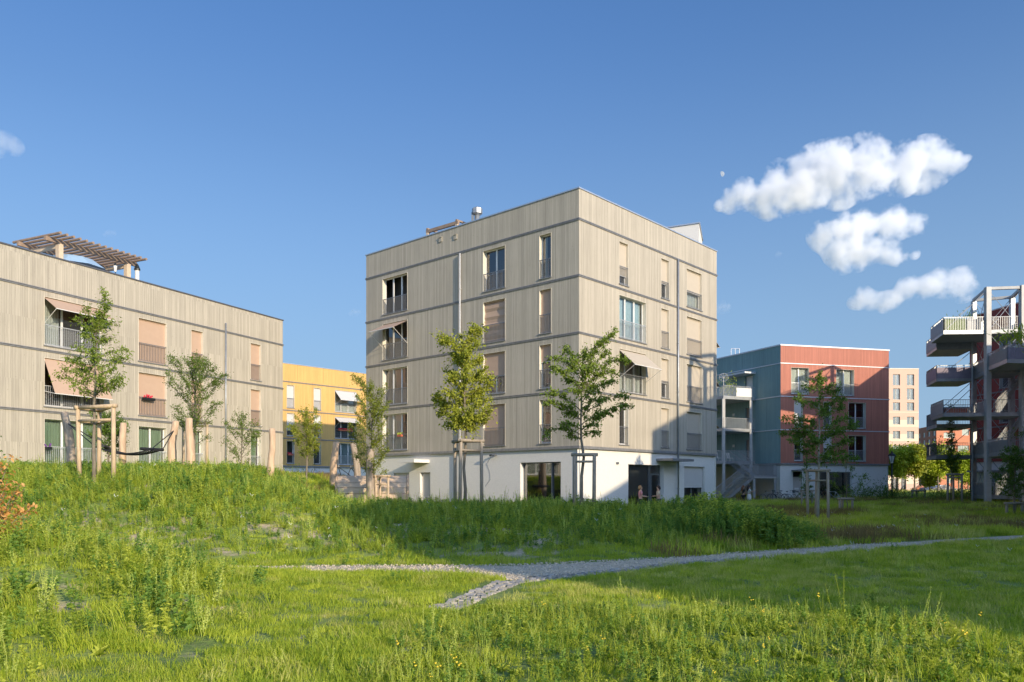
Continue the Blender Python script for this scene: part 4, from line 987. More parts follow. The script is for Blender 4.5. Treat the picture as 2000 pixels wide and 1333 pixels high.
# plants and a white garden chair pair on the balconies
def tufts(name, loc, r, h, n_, m_, label, cat, L=(.15, .3)):
    B = rng.normal(0, 1, (n_, 3)) * [r, r * .5, h * .25] + [0, 0, h * .5]; D = rnd_dirs(n_); D[:, 2] = np.abs(D[:, 2]) + .3
    V, T = leaves_mesh(B, D, rnd_dirs(n_), rng.uniform(*L, n_), rng.uniform(.03, .07, n_)); o = link(name, np_mesh(name, V, T), M[m_]); o.location = loc
    return tag(o, label, cat)
q = tp(3.6, 2.9); tufts('balcony_plant', (q.x, q.y, 9.8), .5, 2.2, 160, 'leaf_l', 'tall yellow-green plant on the top balcony beside the teal wall', 'plant')
q = tp(6.5, 3.5); tufts('balcony_plant', (q.x, q.y, 6.9), .6, 2.4, 220, 'leaf_c', 'dark climbing plant on the middle balcony beside the teal wall', 'plant')
ch = None
for k, (s_, o_) in enumerate(((4.2, 2.2), (4.4, 3.2), (5.6, 3.3))):
    q = tp(s_, o_)
    if ch is None:
        ch = empty('garden_chair', (q.x, q.y, 3.83), .6)
        MB().box(-.22, .22, -.22, .22, .42, .46).build('seat', M['white'], ch)
        bk = MB()
        for x in (-.2, -.1, 0, .1, .2): bk.bar((x, .21, .46), (x, .28, .92), .03)
        bk.bar((-.22, .28, .92), (.22, .28, .92), .04); bk.build('backrest', M['white'], ch)
        for x in (-.2, .2):
            for y in (-.2, .2): MB().bar((x, y, 0), (x, y, .43), .035).build('leg', M['white'], ch)
        c = ch
    else: c = copy_tree(ch, None, (q.x, q.y, 3.83), .6 + k)
    tag(c, ['white garden chair nearest the stair post on the lowest balcony', 'white garden chair in the middle of three on the lowest balcony', 'white garden chair farthest back on the lowest balcony'][k], 'chair', 'garden chairs on the lowest steel balcony')
q = tp(3.4, 3.6); t_ = empty('wind_ornament', (q.x, q.y, 9.78), 0, 'round wheel-shaped ornament on a pole above the top steel balcony', 'ornament')
MB().tube([(0, 0, 0), (0, 0, 1.85)], .03, 6).build('pole', M['steel'], t_)
rg = MB(); rg.tube([(.42 * math.cos(a * math.pi / 8), 0, 1.85 + .36 * math.sin(a * math.pi / 8)) for a in range(17)], .02, 6, False)
for a in range(4): rg.bar((.42 * math.cos(a * .785), 0, 1.85 + .36 * math.sin(a * .785)), (-.42 * math.cos(a * .785), 0, 1.85 - .36 * math.sin(a * .785)), .018)
rg.build('wheel', M['rail'], t_)

# balcony tower at the right edge
def tower(org, label, left=True, right=True):
    org = Vector(org); t_ = empty('balcony_tower', org, 0, label, 'tower')
    O = Vector((org.x, org.y, 0)); w = lambda x, y: (O.x + x, O.y + y)
    P1, P3, P2, P4 = w(0, 0), w(2.35, -.35), w(1.15, 3.7), w(3.45, 2.6)
    for p, ww, mt, z1 in ((P1, .36, 'steel_p', 16.35), (P3, .36, 'steel_p', 16.4), (P2, .3, 'steel', 16.2), (P4, .3, 'steel', 16.2)): post('post', *p, .2, z1, ww, mt, t_, org)
    fr_ = MB(); V3 = lambda p, z: Vector((p[0] - org.x, p[1] - org.y, z - org.z))
    for a, b in ((P1, P3), (P2, P4), (P1, P2), (P3, P4)): fr_.bar(V3(a, 16.25), V3(b, 16.25), .22, .2)
    fr_.build('top_frame', M['steel_p'], t_)
    br = MB(); lv = [.85, 3.95, 6.95, 10.15, 13.05, 16.2]
    for k in range(5):
        for a, b in ((P1, P3), (P1, P2), (P2, P4)):
            br.tube([V3(a, lv[k]), V3(b, lv[k + 1])], .022, 5); br.tube([V3(b, lv[k]), V3(a, lv[k + 1])], .022, 5)
    br.build('brace', M['steel'], t_)
    for k, z in enumerate(lv[:5]):
        dk = deck('deck', [P1, P3, P4, P2], z, t_, org)
        railing_along('railing', [P1, P3], z, 1.1, 'steel', dk, org); railing_along('railing', [P2, P1], z, 1.1, 'steel', dk, org, panel='panel' if k in (0, 1, 3) else None)
    if left:
        for z, mt, pan in ((13.05, 'steel', None), (6.95, 'steel', None)):
            A, B, C = w(-3.15, .2), w(-2.1, 3.9), P2
            dk = deck('balcony_deck', [P1, A, B, C][::-1], z, t_, org); railing_along('railing', [P1, A], z, 1.12, mt, dk, org); railing_along('railing', [A, B, C], z, 1.12, mt, dk, org, panel='panel')
        for z, mt, pan in ((12.55, 'steel', 'panel'), (10.05, 'steel', 'panel_v'), (6.4, 'steel', None), (3.95, 'rail', None)):
            A, B, C = w(-1.65, 3.9), w(-.6, 7.4), w(1.9, 7.2)
            dk = deck('balcony_deck', [P2, A, B, C][::-1], z, t_, org)
            railing_along('railing', [P2, A, B, C], z, 1.12, mt, dk, org, panel=pan)
        for p, zt, q_, zb in ((P2, 16.1, w(-2.1, 3.9), 13.2), (P1, 16.2, w(-3.0, .3), 13.2), (P2, 12.4, w(-1.5, 3.9), 10.2), (P1, 10.0, w(-3.0, .3), 7.1), (P2, 10.0, w(-2.1, 3.9), 7.1), (P2, 6.3, w(-1.5, 3.9), 4.1)):
            MB().tube([V3(p, zt), V3(q_, zb)], .025, 5).build('stay_cable', M['steel'], t_)
    if right:
        for z, pan in ((10.3, 'panel_v'), (3.95, 'panel')):
            A, B = w(-.95, -3.8), w(5.5, -3.3)
            dk = deck('balcony_deck', [P1, A, B, P4, P3], z, t_, org); railing_along('railing', [P1, A], z, 1.12, 'steel', dk, org, panel='panel'); railing_along('railing', [A, B], z, 1.12, 'rail', dk, org, panel=pan if z > 9 else None)
    for k in range(4): flight((P2[0] + .6, P2[1] - 1.6, lv[k]), (P4[0] + .3, P4[1] - .9, lv[k + 1]), (.35, .9), t_, org, 'steel', (0,), 'grey_plaster')
    MB().tube([V3(w(.75, 3.2), .3), V3(w(.75, 3.2), 15.5)], .06, 8).build('drainpipe', M['steel'], t_)
    return t_
tower((35.1, 58, .35), 'tall galvanised steel stair tower with cantilevered balconies at the right edge')
tower((23.5, 32.4, .1), 'steel stair tower beyond the right edge, whose lattice shadow falls on the middle house', left=False, right=False)
# plants and boxes on its balconies
tufts('balcony_plant', (35.6, 54.6, 11.3), .9, 1.3, 260, 'leaf_l', 'green reed-like plant in the purple railed balcony of the right tower', 'plant', (.3, .7))
tufts('balcony_plant', (37.0, 57.2, 4.9), .5, 1.0, 120, 'leaf_c', 'bushy dark plant on the lower right balcony of the tower', 'plant')
tufts('balcony_plant', (34.2, 58.8, 13.9), .5, .8, 90, 'leaf_c', 'low green plant beside the post on the top tower balcony', 'plant')
tufts('balcony_plant', (33.8, 62.2, 3.9), .3, 1.6, 120, 'leaf_c', 'potted plant at the outer end of the lowest left tower balcony', 'plant')
for x, y, z, l, m_, lb in ((32.2, 58.45, 13.1, 1.5, 'leaf_c', 'dark green screen behind the top balcony railing of the tower'), (33.9, 58.45, 13.1, 1.0, 'panel', 'grey storage box behind the top balcony railing of the tower'), (32.3, 58.5, 7.0, 1.6, 'terra', 'terracotta planter box on the middle left balcony of the tower'), (36.4, 54.6, 4.0, 1.2, 'red_wood', 'red-brown planter box on the lower right balcony of the tower')):
    h_ = 1.0 if z > 13 else .42; b_ = MB().box(0, l, 0, .35, 0, h_); b_.box(-.02, l + .02, -.02, .37, h_, h_ + .04); o_ = b_.build('balcony_box', M[m_]); o_.location = (x, y, z); tag(o_, lb, 'screen' if 'screen' in lb else 'box')

# dark red house behind the tower
hd = Building('apartment_building', [(41.7, 71.6), (44.5, 50), (61, 52), (58, 73.6)], .3, 'dark red timber house behind the steel tower at the right edge')
Hd = [(hd.s_at(0, p_) , hd.s_at(0, p_) + 1.6, z + .2, z + 2.4) for p_ in (1952, 2030) for z in (3.9, 6.9, 9.9, 12.9)]
hd.wall(0, 3.8, 17.0, Hd, M['clad_d']); hd.wall(0, 0, 3.8, [(hd.s_at(0, 1921), hd.s_at(0, 1921) + 2.0, .4, 2.6)], M['plaster'], 'plaster_base', .1)
for k in (1, 2, 3): hd.wall(k, 0, 17.0, [], M['clad_d'])
hd.shell(17.1, cop='bandw'); hd.belts([6.85, 9.85, 12.85])
for h in Hd: hd.window(0, h, n=2, railm='rail')
hd.window(0, (hd.s_at(0, 1921), hd.s_at(0, 1921) + 2.0, .4, 2.6), n=2, rail=False, y=.1, sill=False, jamb=False, sash='sash_g'); canopy(hd, 0, hd.s_at(0, 1921) - 1, hd.s_at(0, 1921) + 3, 2.9, 1.0)
# neighbours beyond the right edge: they throw the shade over the lawn and the middle house
def neighbour(x0, x1, ya, yb, z1, label, mt):
    b_ = Building('apartment_building', [(x0, yb), (x0, ya), (x1, ya), (x1, yb)], 0, label)
    L = yb - ya; hs = [(x, x + 1.7, z + .2, z + 2.5) for x in np.arange(2, L - 2.5, 4.6) for z in np.arange(3.8, z1 - 2.6, 3.0)]
    b_.wall(0, -.5, z1 - .05, hs, M[mt])
    for k in (1, 2, 3): b_.wall(k, -.5, z1 - .05, [], M[mt])
    b_.shell(z1); b_.belts(list(np.arange(3.75, z1 - 2, 3.0)))
    for h in hs: b_.window(0, h, n=2, sill=False, jamb=False, rail=1.0)
    return b_
neighbour(29.3, 44, -27.6, -8.05, 19.0, 'tallest neighbour house beyond the right edge, shading the near lawn', 'clad')
neighbour(31, 46, -8, 12.95, 14.8, 'lowest neighbour house beyond the right edge, shading the middle lawn', 'clad_r')
neighbour(31.3, 48, 13.0, 44, 17.0, 'neighbour house beyond the right edge beside a steel tower, shading the meadow', 'clad')

# pale pink tower block in the distance
m, n, b = mat('pink_cream_render')
tc = node(n, 'ShaderNodeTexCoord'); sx_ = node(n, 'ShaderNodeSeparateXYZ'); n.links.new(tc.outputs['Object'], sx_.inputs[0])
q1 = node(n, 'ShaderNodeMath', operation='MULTIPLY_ADD'); n.links.new(sx_.outputs[2], q1.inputs[0]); q1.inputs[1].default_value = 1 / 3.0; q1.inputs[2].default_value = .32
q2 = node(n, 'ShaderNodeMath', operation='FRACT'); n.links.new(q1.outputs[0], q2.inputs[0])
q3 = node(n, 'ShaderNodeMath', operation='LESS_THAN'); n.links.new(sx_.outputs[2], q3.inputs[0]); q3.inputs[1].default_value = 17.2
q4 = node(n, 'ShaderNodeMath', operation='LESS_THAN'); n.links.new(q2.outputs[0], q4.inputs[0]); q4.inputs[1].default_value = .48
q5 = node(n, 'ShaderNodeMath', operation='MULTIPLY'); n.links.new(q3.outputs[0], q5.inputs[0]); n.links.new(q4.outputs[0], q5.inputs[1])
n.links.new(mixc(n, q5.outputs[0], (.60, .41, .31), (.68, .56, .41)), b.inputs['Base Color']); b.inputs['Roughness'].default_value = .9
hp = Building('tower_block', [(75.5, 165), (85.7, 165.6), (85.7, 182), (75.5, 182)], .3, 'pale pink and cream tower block in the distance, right of the red house', 'building')
pxz = lambda y: EYE - (y - HZ) / F * 165
Hp = []
for a_, c_ in ((1744, 1758), (1771.5, 1785.5)):
    for t0, t1 in ((731, 752.5), (758.7, 780.5), (786, 802), (814, 829), (842, 857), (870, 885), (897, 912)): Hp.append((hp.s_at(0, a_), hp.s_at(0, c_), pxz(t1), pxz(t0)))
Hp.append((hp.s_at(0, 1760), hp.s_at(0, 1770), .4, 3.4)); Hp.append((hp.s_at(0, 1741), hp.s_at(0, 1755), .4, 3.2))
hp.wall(0, 0, 26.2, Hp, m)
for k in (1, 2, 3): hp.wall(k, 0, 26.2, [], m)
hp.shell(26.35, cop='trim', ch=.15)
for h in Hp[:-2]: hp.window(0, h, n=2, sash='trim', rail=False, jamb=False, curtain='curtain_b')
for h in Hp[-2:]: hp.window(0, h, n=2, sash='sash_g', rail=False, jamb=False, sill=False)
# brick block farther back
hb = Building('brick_block', [(169, 340), (162, 300), (203, 306), (205, 340)], .3, 'long red-brown brick apartment block farthest away behind the lime trees', 'building')
bz = lambda y: EYE - (y - HZ) / F * 300
Hb0 = []
L0 = hb.face(0)[1]
for k in range(6):
    for y in (841, 856.5, 872, 887, 902, 917): Hb0.append((L0 - 4.2 - k * 5.6, L0 - 1.4 - k * 5.6, bz(y + 9.5), bz(y)))
Hb1 = [(hb.s_at(1, a_), hb.s_at(1, c_), bz(y1), bz(y0)) for a_, c_, y0, y1 in ((1843, 1865, 845, 856), (1879, 1893, 838, 850), (1843, 1865, 870, 882), (1870, 1893, 870, 882), (1843, 1865, 895, 905), (1870, 1893, 895, 905), (1830, 1836, 925, 944), (1850, 1858, 925, 944), (1872, 1880, 925, 944))]
hb.wall(0, 0, 24.7, Hb0, M['brick']); hb.wall(1, 0, 24.7, Hb1, M['brick_o'])
for k in (2, 3): hb.wall(k, 0, 24.7, [], M['brick'])
hb.shell(24.8, cop='brick_o', ch=.3)
for i, hs in ((0, Hb0), (1, Hb1)):
    for h in hs: hb.window(i, h, n=2, sash='sash', rail=False, jamb=False, sill=False, curtain='curtain')
# ------------------------------------------------------------------ trees
def branch_pts(a, b, sag=0.0, n_=6, jit=.03):
    a = Vector(a); b = Vector(b); L = (b - a).length; out = []
    for k in range(n_ + 1):
        t = k / n_; p = a.lerp(b, t); p.z += sag * L * 4 * t * (1 - t); 
        if 0 < k < n_: p += Vector((random.gauss(0, jit), random.gauss(0, jit), random.gauss(0, jit))) * L
        out.append(p)
    return out
def tree(name, label, base, top, r0, limbs, leaf, L=.09, wr=.4, per_m=60, bark='bark', twig=.28, group=None, cat='tree', droop=.0, leader=True, spread=.09, start=.2, dens_top=1.0, stems=None):
    """base, top: points; limbs: list of (start fraction on trunk, tip point, sag)"""
    base = Vector(base); top = Vector(top); root = empty(name, base, 0, label, cat, group)
    tk = MB(); H_ = (top - base); tp_ = [base + H_ * (k / 8) + Vector((random.gauss(0, .005), random.gauss(0, .005), 0)) * (H_.length * (0 < k < 8)) for k in range(9)]
    tk.tube([p - base for p in tp_], [r0 * (1.15 - .15 * min(k, 1)) * (1 - .9 * (k / 8) ** 1.1) + .006 for k in range(9)], 9)
    def on(f):
        f = min(max(f, 0), .999) * 8; k = int(f); return tp_[k].lerp(tp_[k + 1], f - k)
    segs_ = []
    if leader: segs_.append((branch_pts(on(.72), top, 0, 6, .01), .25))
    for f, tip, sag in limbs:
        a = on(f); pts = branch_pts(a, tip, sag, 6, .025); rr = max(.008, r0 * .42 * (1 - f * .6)); 
        tk.tube([p - base for p in pts], [rr * (1 - .8 * k / 6) + .003 for k in range(7)], 6); segs_.append((pts, start))
        L_b = (Vector(tip) - a).length
        for q in range(int(L_b / .32)):              # side twigs
            t = random.uniform(start + .05, .98); k = min(int(t * 6), 5); p = pts[k].lerp(pts[k + 1], t * 6 - k)
            dr = (pts[k + 1] - pts[k]).normalized(); v = Vector((random.gauss(0, 1), random.gauss(0, 1), random.gauss(0, .7))); v = (v - dr * v.dot(dr)).normalized() * .8 + dr * .6
            e = p + v.normalized() * twig * random.uniform(.5, 1.2) * min(1, L_b); tw = branch_pts(p, e, .08, 3, .03)
            tk.tube([p_ - base for p_ in tw], [.006, .005, .004, .002], 4); segs_.append((tw, .1))
    tk.build('trunk', M[bark], root, smooth=True)
    B, D = [], []
    for pts, st in segs_:
        L_b = sum((b - a).length for a, b in zip(pts, pts[1:])); n_ = int(L_b * per_m * 3.1 * rng.uniform(.7, 1.3)) + 5; N = len(pts) - 1
        for _ in range(n_):
            t = st + (1 - st) * rng.uniform() ** .8; k = min(int(t * N), N - 1); p = pts[k].lerp(pts[k + 1], t * N - k); dr = (pts[k + 1] - pts[k]).normalized()
            B.append(p + Vector(rng.normal(0, spread, 3)) * (.35 if rng.uniform() < .5 else 1)); v = Vector(rng.normal(0, 1, 3)); D.append(v.normalized() * .9 + dr * .5 + Vector((0, 0, -droop)))
    B = np.array([tuple(p - base) for p in B]); D = np.array([tuple(p) for p in D]); n_ = len(B)
    ll = L * .86 * rng.uniform(.6, 1.25, n_)
    V, T = leaves_mesh(B, D, np.array([SUN_H.x * .6, SUN_H.y * .6, .7]) + rng.normal(0, .55, (n_, 3)), ll, ll * wr)
    link('crown', np_mesh('crown', V, T), M[leaf], root)
    return root
def auto_limbs(base, top, f0, f1, n_, R_, prof, rise=.6, sag=.0, seed=1):
    rd = random.Random(seed); out = []; base = Vector(base); top = Vector(top); Hh = (top - base).length
    for k in range(n_):
        f = f0 + (f1 - f0) * (k + rd.random() * .6) / n_; u = (f - f0) / (f1 - f0); a = k * 2.4 + rd.uniform(-.4, .4); rr = R_ * prof(u) * rd.uniform(.75, 1.15)
        st = base.lerp(top, f); out.append((f, st + Vector((math.cos(a) * rr, math.sin(a) * rr, rr * rise * rd.uniform(.7, 1.4))), sag))
    return out
def px_limbs(D, base, top, tips, sag=.06, rise=.45):
    out = []; base = Vector(base); top = Vector(top)
    for t in tips:
        px, py = t[:2]; dd = t[2] if len(t) > 2 else random.uniform(-.6, .6); p = P(px, py, D + dd); ax = base.lerp(top, .5)
        hd_ = math.hypot(p.x - ax.x, dd); z = p.z - hd_ * (t[3] if len(t) > 3 else rise); f = (z - base.z) / (top.z - base.z); out.append((min(max(f, .3), .95), p, sag))
    return out
egg = lambda u: math.sin(math.pi * min(1, .18 + u * .8)) ** .8
cone = lambda u: 1 - .75 * u
def gp(px, D): x = (px - 1000) / F * D; return Vector((x, D, Hs(x, D)))

# 1 staked tree on the mound, left
D = 23.6; b_ = gp(184, D); t_ = P(207, 575, D)
tree('young_tree', 'young cherry-leaved tree with three tall stakes on the mound, far left', b_, P(186, 640, D), .055, px_limbs(D, b_, P(186, 640, D), [(207, 573, 0, 1.2), (215, 585, .2, 1.2), (219, 628), (196, 610, 0, 1.3), (149, 624, .1), (160, 650), (170, 600, -.3, 1.2), (250, 698), (243, 682, .4), (239, 735), (228, 712, -.5), (222, 660, .3), (111, 735), (120, 719, -.4), (144, 678), (130, 700, .5), (223, 756), (165, 764), (140, 755, -.5), (206, 661, .5), (190, 700, .7), (180, 680, -.7), (205, 740, -.7), (155, 720, .6)], .05), 'leaf_a', .115, .34, 42, 'bark', droop=.5, start=.12)
# 2 bushy tree on the mound
D = 31; b_ = gp(379, D); t_ = P(383, 690, D)
tree('young_tree', 'bushy oval young tree on the mound beside the leaning hammock log', b_, t_, .05, auto_limbs(b_, t_, .22, .95, 30, 1.12, egg, 1.0, .05, 2), 'leaf_a', .085, .45, 40, start=.1)
# 3 small tree behind the stake frame
D = 31.5; b_ = gp(212, D); t_ = P(214, 806, D)
tree('young_tree', 'small dense tree just behind the far left stake frame', b_, t_, .04, auto_limbs(b_, t_, .25, .95, 18, .75, egg, .7, 0, 3), 'leaf_c', .11, .45, 60, start=.1)
# 4 thin sapling
D = 32; b_ = gp(470, D); t_ = P(474, 808, D)
tree('sapling', 'thin airy sapling in front of the low house, right of its downpipe', b_, t_, .022, auto_limbs(b_, t_, .12, .95, 22, .78, egg, .9, 0, 4), 'leaf_a', .10, .32, 22, start=.2)
# 5 by the yellow house
D = 38; b_ = gp(600, D); t_ = P(599, 796, D)
tree('young_tree', 'slim yellow-green young tree in front of the yellow house', b_, t_, .045, auto_limbs(b_, t_, .3, .96, 26, .85, egg, .8, 0, 5), 'leaf_b', .10, .5, 42, start=.1)
# 6 against the corner
D = 37; b_ = gp(730, D); t_ = P(722, 752, D)
tree('young_tree', 'tall slender young tree at the left corner of the middle house', b_, t_, .05, auto_limbs(b_, t_, .28, .97, 34, .85, lambda u: .6 + .55 * math.sin(math.pi * (u * .8 + .1)), 1.0, .0, 6), 'leaf_b', .10, .45, 40, start=.1)
# 7 staked maple before the middle house
D = 27.6; b_ = gp(908, D); t_ = P(906, 668, D)
tree('young_tree', 'dense staked maple with yellowish leaves in front of the middle house', b_, t_, .055, px_limbs(D, b_, t_, [(925, 637, 0, 1.2), (900, 655, .2, 1), (946, 641), (855, 658, .1, .5), (868, 664, -.2), (880, 690, .5), (935, 670, -.4), (962, 735), (966, 748, .5), (950, 720, -.5), (848, 782), (853, 775, .4), (868, 760, -.6), (870, 722, .6), (860, 805, .4), (958, 780), (962, 800, -.3), (950, 815, .4), (878, 735, -.8), (940, 700, .8), (870, 832, .2, .2), (932, 838, -.2, .2), (890, 825, -.6, .3), (905, 760, 1), (910, 720, -1), (915, 800, -1), (895, 780, 1), (885, 800, -.8), (935, 770, .9), (925, 815, .8), (900, 700, .8), (915, 690, -.6)], .04, .6), 'leaf_b', .125, .55, 58, 'bark', start=.1, spread=.12)
# 8 arching zelkova-like tree at the corner
D = 27.2; b_ = gp(1135, D); t_ = P(1138, 715, D)
tree('young_tree', 'open staked tree with long arching branches at the corner of the middle house', b_, t_, .06, px_limbs(D, b_, t_, [(1200, 652, .1, 1.3), (1178, 668, -.2, 1.3), (1103, 678, .2, 1.0), (1082, 698, 0, .8), (1113, 700, -.4, 1), (1080, 721, -.3, .7), (1061, 770, .1), (1070, 787, -.4), (1066, 843, 0, .1), (1092, 800, .4), (1115, 856, .2, .1), (1100, 830, -.4, .2), (1236, 794), (1226, 775, .3), (1215, 701, 0, .7), (1196, 726, .3, .7), (1204, 745, -.3, .6), (1190, 690, .5, 1), (1170, 847, .2, .2), (1166, 829, -.4, .3), (1182, 810, .3), (1160, 760, .8), (1120, 760, -.8), (1140, 690, .3, 1.5), (1150, 720, -.6, 1.2), (1175, 780, -.6), (1105, 745, .6)], .13, .45), 'leaf_a', .12, .5, 50, 'bark', droop=.2, start=.1, spread=.075)
# 9 staked tree in front of the red house
D = 36; b_ = gp(1597, D); t_ = P(1601, 735, D)
tree('young_tree', 'staked layered young tree in front of the red timber house', b_, t_, .065, px_limbs(D, b_, t_, [(1601, 728, 0, 2), (1608, 745, .2, 1), (1567, 754), (1553, 780), (1580, 740, .2, 1), (1535, 821), (1523, 845), (1545, 840, .5), (1637, 763), (1649, 780), (1625, 755, -.3), (1648, 798, .4), (1658, 818), (1675, 830), (1650, 840, -.5), (1667, 862), (1672, 897, 0, .1), (1650, 880, .5), (1579, 900, .2, .1), (1550, 813, -.5), (1544, 859), (1560, 880, .4), (1608, 903, .3, .2), (1620, 890, -.6, .2), (1590, 790, .8), (1610, 800, -.8), (1585, 850, -.9), (1615, 850, .9)], .06, .4), 'leaf_c', .14, .5, 46, 'bark_g', start=.1, spread=.1)
# small saplings by the red house
D = 46; b_ = gp(1655, D); t_ = P(1653, 895, D)
tree('sapling', 'spindly sapling with bare twigs before the dark shop window of the red house', b_, t_, .025, px_limbs(D, b_, t_, [(1630, 925), (1622, 940), (1645, 905), (1665, 912), (1690, 930), (1684, 945), (1640, 960, 0, .2), (1668, 930), (1650, 950, .5), (1662, 955, -.5)], .0, .7), 'leaf_a', .15, .45, 9, start=.55)
D = 52; b_ = gp(1574, D); t_ = P(1575, 890, D)
tree('sapling', 'narrow sapling with hanging leaves beside the door of the red house', b_, t_, .03, auto_limbs(b_, t_, .15, .95, 20, .55, cone, .4, 0, 11), 'leaf_c', .14, .45, 28, start=.1)
# trees in the field at the right
for px, D, py, Rr, lf, lab, rb in ((1752, 92, 885, 1.75, 'leaf_l', 'round lime-green tree behind the street lamp', .42), (1786, 92, 876, 1.35, 'leaf_b', 'upright staked green tree, right of the street lamp', .42), (1832, 96, 876, 1.3, 'leaf_l', 'lime-green tree in front of the brown brick block', .42), (1873, 100, 892, 1.7, 'leaf_l', 'broad lime-green tree behind the columnar sapling', .4), (1891, 108, 900, 1.7, 'leaf_l', 'lime-green tree half hidden by the steel tower', .3), (1816, 104, 920, .9, 'leaf_b', 'small pale sapling between two lime-green trees', .35)):
    b_ = gp(px, D); t_ = P(px, py, D)
    tree('field_tree', lab, b_, t_, .11, auto_limbs(b_, t_, rb, .97, 46, Rr, egg, .75, .04, int(px)), lf, .34, .55, 16, start=.05, twig=.8, spread=.28)
D = 62; b_ = gp(1857, D); t_ = P(1857, 792, D)
tree('columnar_sapling', 'tall thin columnar sapling in a stake frame before the steel tower', b_, t_, .05, auto_limbs(b_, t_, .3, .98, 60, .85, lambda u: .9 if u < .25 else (.42 if u < .5 else .25), .6, 0, 17), 'leaf_c', .17, .5, 26, start=.1, spread=.1)
D = 41; b_ = gp(1981, D); t_ = P(1981, 872, D)
tree('young_tree', 'shaded young tree with a low stake frame at the right edge', b_, t_, .045, auto_limbs(b_, t_, .25, .97, 30, 1.0, egg, .6, 0, 18), 'leaf_c', .12, .5, 34, start=.1)
# copper shrub at the left edge
B_s = []; root = empty('copper_shrub', (-7.95, 11.4, Hs(-7.95, 11.4) - .1), 0, 'shrub with copper-orange and green leaves at the left edge of the picture', 'shrub')
tk = MB(); Bp, Dp_ = [], []
for k in range(64):
    a = k * 2.4; rr = .9 * math.sqrt((k + .5) / 64); zt = (2.6 - 1.7 * rr) * random.uniform(.45, 1.08)
    tip = Vector((math.cos(a) * rr, math.sin(a) * rr * .9, zt)); pts = branch_pts((tip.x * .15, tip.y * .15, 0), tip, .05, 5, .03); tk.tube(pts, [.014, .011, .009, .007, .005, .003], 5)
    for _ in range(84):
        t = random.uniform(.15, 1); j = min(int(t * 5), 4); p = pts[j].lerp(pts[j + 1], t * 5 - j) + Vector((random.gauss(0, .06), random.gauss(0, .06), random.gauss(0, .06))); Bp.append(tuple(p)); d = Vector((random.gauss(0, 1), random.gauss(0, 1), random.gauss(-.35, .6))); Dp_.append(tuple(d))
tk.build('stem', M['bark'], root)
Bp, Dp_ = np.array(Bp), np.array(Dp_); n_ = len(Bp); og_ = (fbm(Bp[:, 0] * 3 + 20, Bp[:, 2] * 3, 1.0, 5) + .25 * (Bp[:, 0]) - .1 * Bp[:, 2]) > .40
ll = rng.uniform(.05, .095, n_)
for msk, mt, lab in ((og_, 'leaf_o', 'copper-orange leaves'), (~og_, 'leaf_c', 'green leaves')):
    V, T = leaves_mesh(Bp[msk], Dp_[msk], np.array([0, 0, 1.0]) + rng.normal(0, .6, (msk.sum(), 3)), ll[msk], ll[msk] * .5); link('foliage', np_mesh('foliage', V, T), M[mt], root)['label'] = lab

# ------------------------------------------------------------------ stake frames round the young trees
def stake_frame(posts, ztop, rail2, label, r=.055, mt='stake', top=True, group='stake frames round the young trees'):
    c = sum((Vector((p[0], p[1], 0)) for p in posts), Vector()) / len(posts); z0 = Hs(c.x, c.y); root = empty('stake_frame', (c.x, c.y, z0), 0, label, 'tree stakes', group)
    tops = []
    for x, y in posts:
        zb = Hs(x, y) - .1; tilt = Vector((random.gauss(0, .03), random.gauss(0, .03), 0)); a = Vector((x - c.x, y - c.y, zb - z0)); b = Vector((x - c.x, y - c.y, ztop - z0)) + tilt
        MB().tube([a, a.lerp(b, .5), b, b + Vector((0, 0, .01))], [r * 1.05, r, r * .97, r * .8], 10).build('post', M[mt], root, smooth=True); tops.append(b)
    n_ = len(tops)
    for k in range(n_ if n_ > 2 else 1):
        a, b = tops[k], tops[(k + 1) % n_]; d = (b - a).normalized() * .12
        if top: MB().tube([a - d + Vector((0, 0, .04)), b + d + Vector((0, 0, .04))], r * .9, 9).build('rail', M[mt], root, smooth=True)
        if rail2: MB().tube([a - Vector((0, 0, rail2)), b - Vector((0, 0, rail2))], r * .6, 8).build('rail', M[mt], root, smooth=True)
    return root
def fr_px(D, pxs, dys): return [((px - 1000) / F * (D + dy), D + dy) for px, dy in zip(pxs, dys)]
zp = lambda py, D: EYE - (py - HZ) / F * D
stake_frame(fr_px(23.6, (155.5, 222, 193), (.1, -.5, 1.0)), zp(799, 23.6), .36, 'tall pale stake frame of three posts, far left on the mound', .065)
stake_frame(fr_px(33, (358, 404, 367), (0, .3, 1.0)), zp(826, 33), .1, 'pale stake frame behind the bushy oval tree on the mound', .06)
stake_frame(fr_px(27.6, (889, 898, 941), (.5, -.5, 0)), zp(864, 27.6), .3, 'tall weathered stake frame round the dense maple', .06, 'stake_g')
stake_frame(fr_px(27.2, (1122, 1160), (0, -.2)), zp(891, 27.2), .2, 'two-post weathered stake frame at the house corner', .065, 'stake_g')
stake_frame(fr_px(36, (1578, 1593, 1618), (.6, .9, -.5)), zp(921, 36), .42, 'tall stake frame round the tree before the red house', .065, 'stake_g')
stake_frame(fr_px(46, (1640, 1664.5, 1645), (0, 0, 1.2)), zp(976, 46), 0, 'low stake frame round the spindly sapling', .07, 'stake_g')
stake_frame(fr_px(52, (1566, 1586), (0, .3)), zp(960, 52), .1, 'low stake frame round the narrow sapling by the door', .07, 'stake_g')
stake_frame(fr_px(37, (736, 758, 742), (0, -.2, .8)), zp(932, 37), .35, 'pale low stake frame at the left corner of the middle house', .06)
stake_frame(fr_px(70, (1782, 1806, 1790), (0, 0, 1.2)), zp(960, 70), 0, 'low stake frame right of the street lamp', .09, 'stake_g')
stake_frame(fr_px(60, (1851, 1862, 1879), (0, .8, 0)), zp(928, 60), .2, 'tall stake frame round the columnar sapling', .085, 'stake_g')
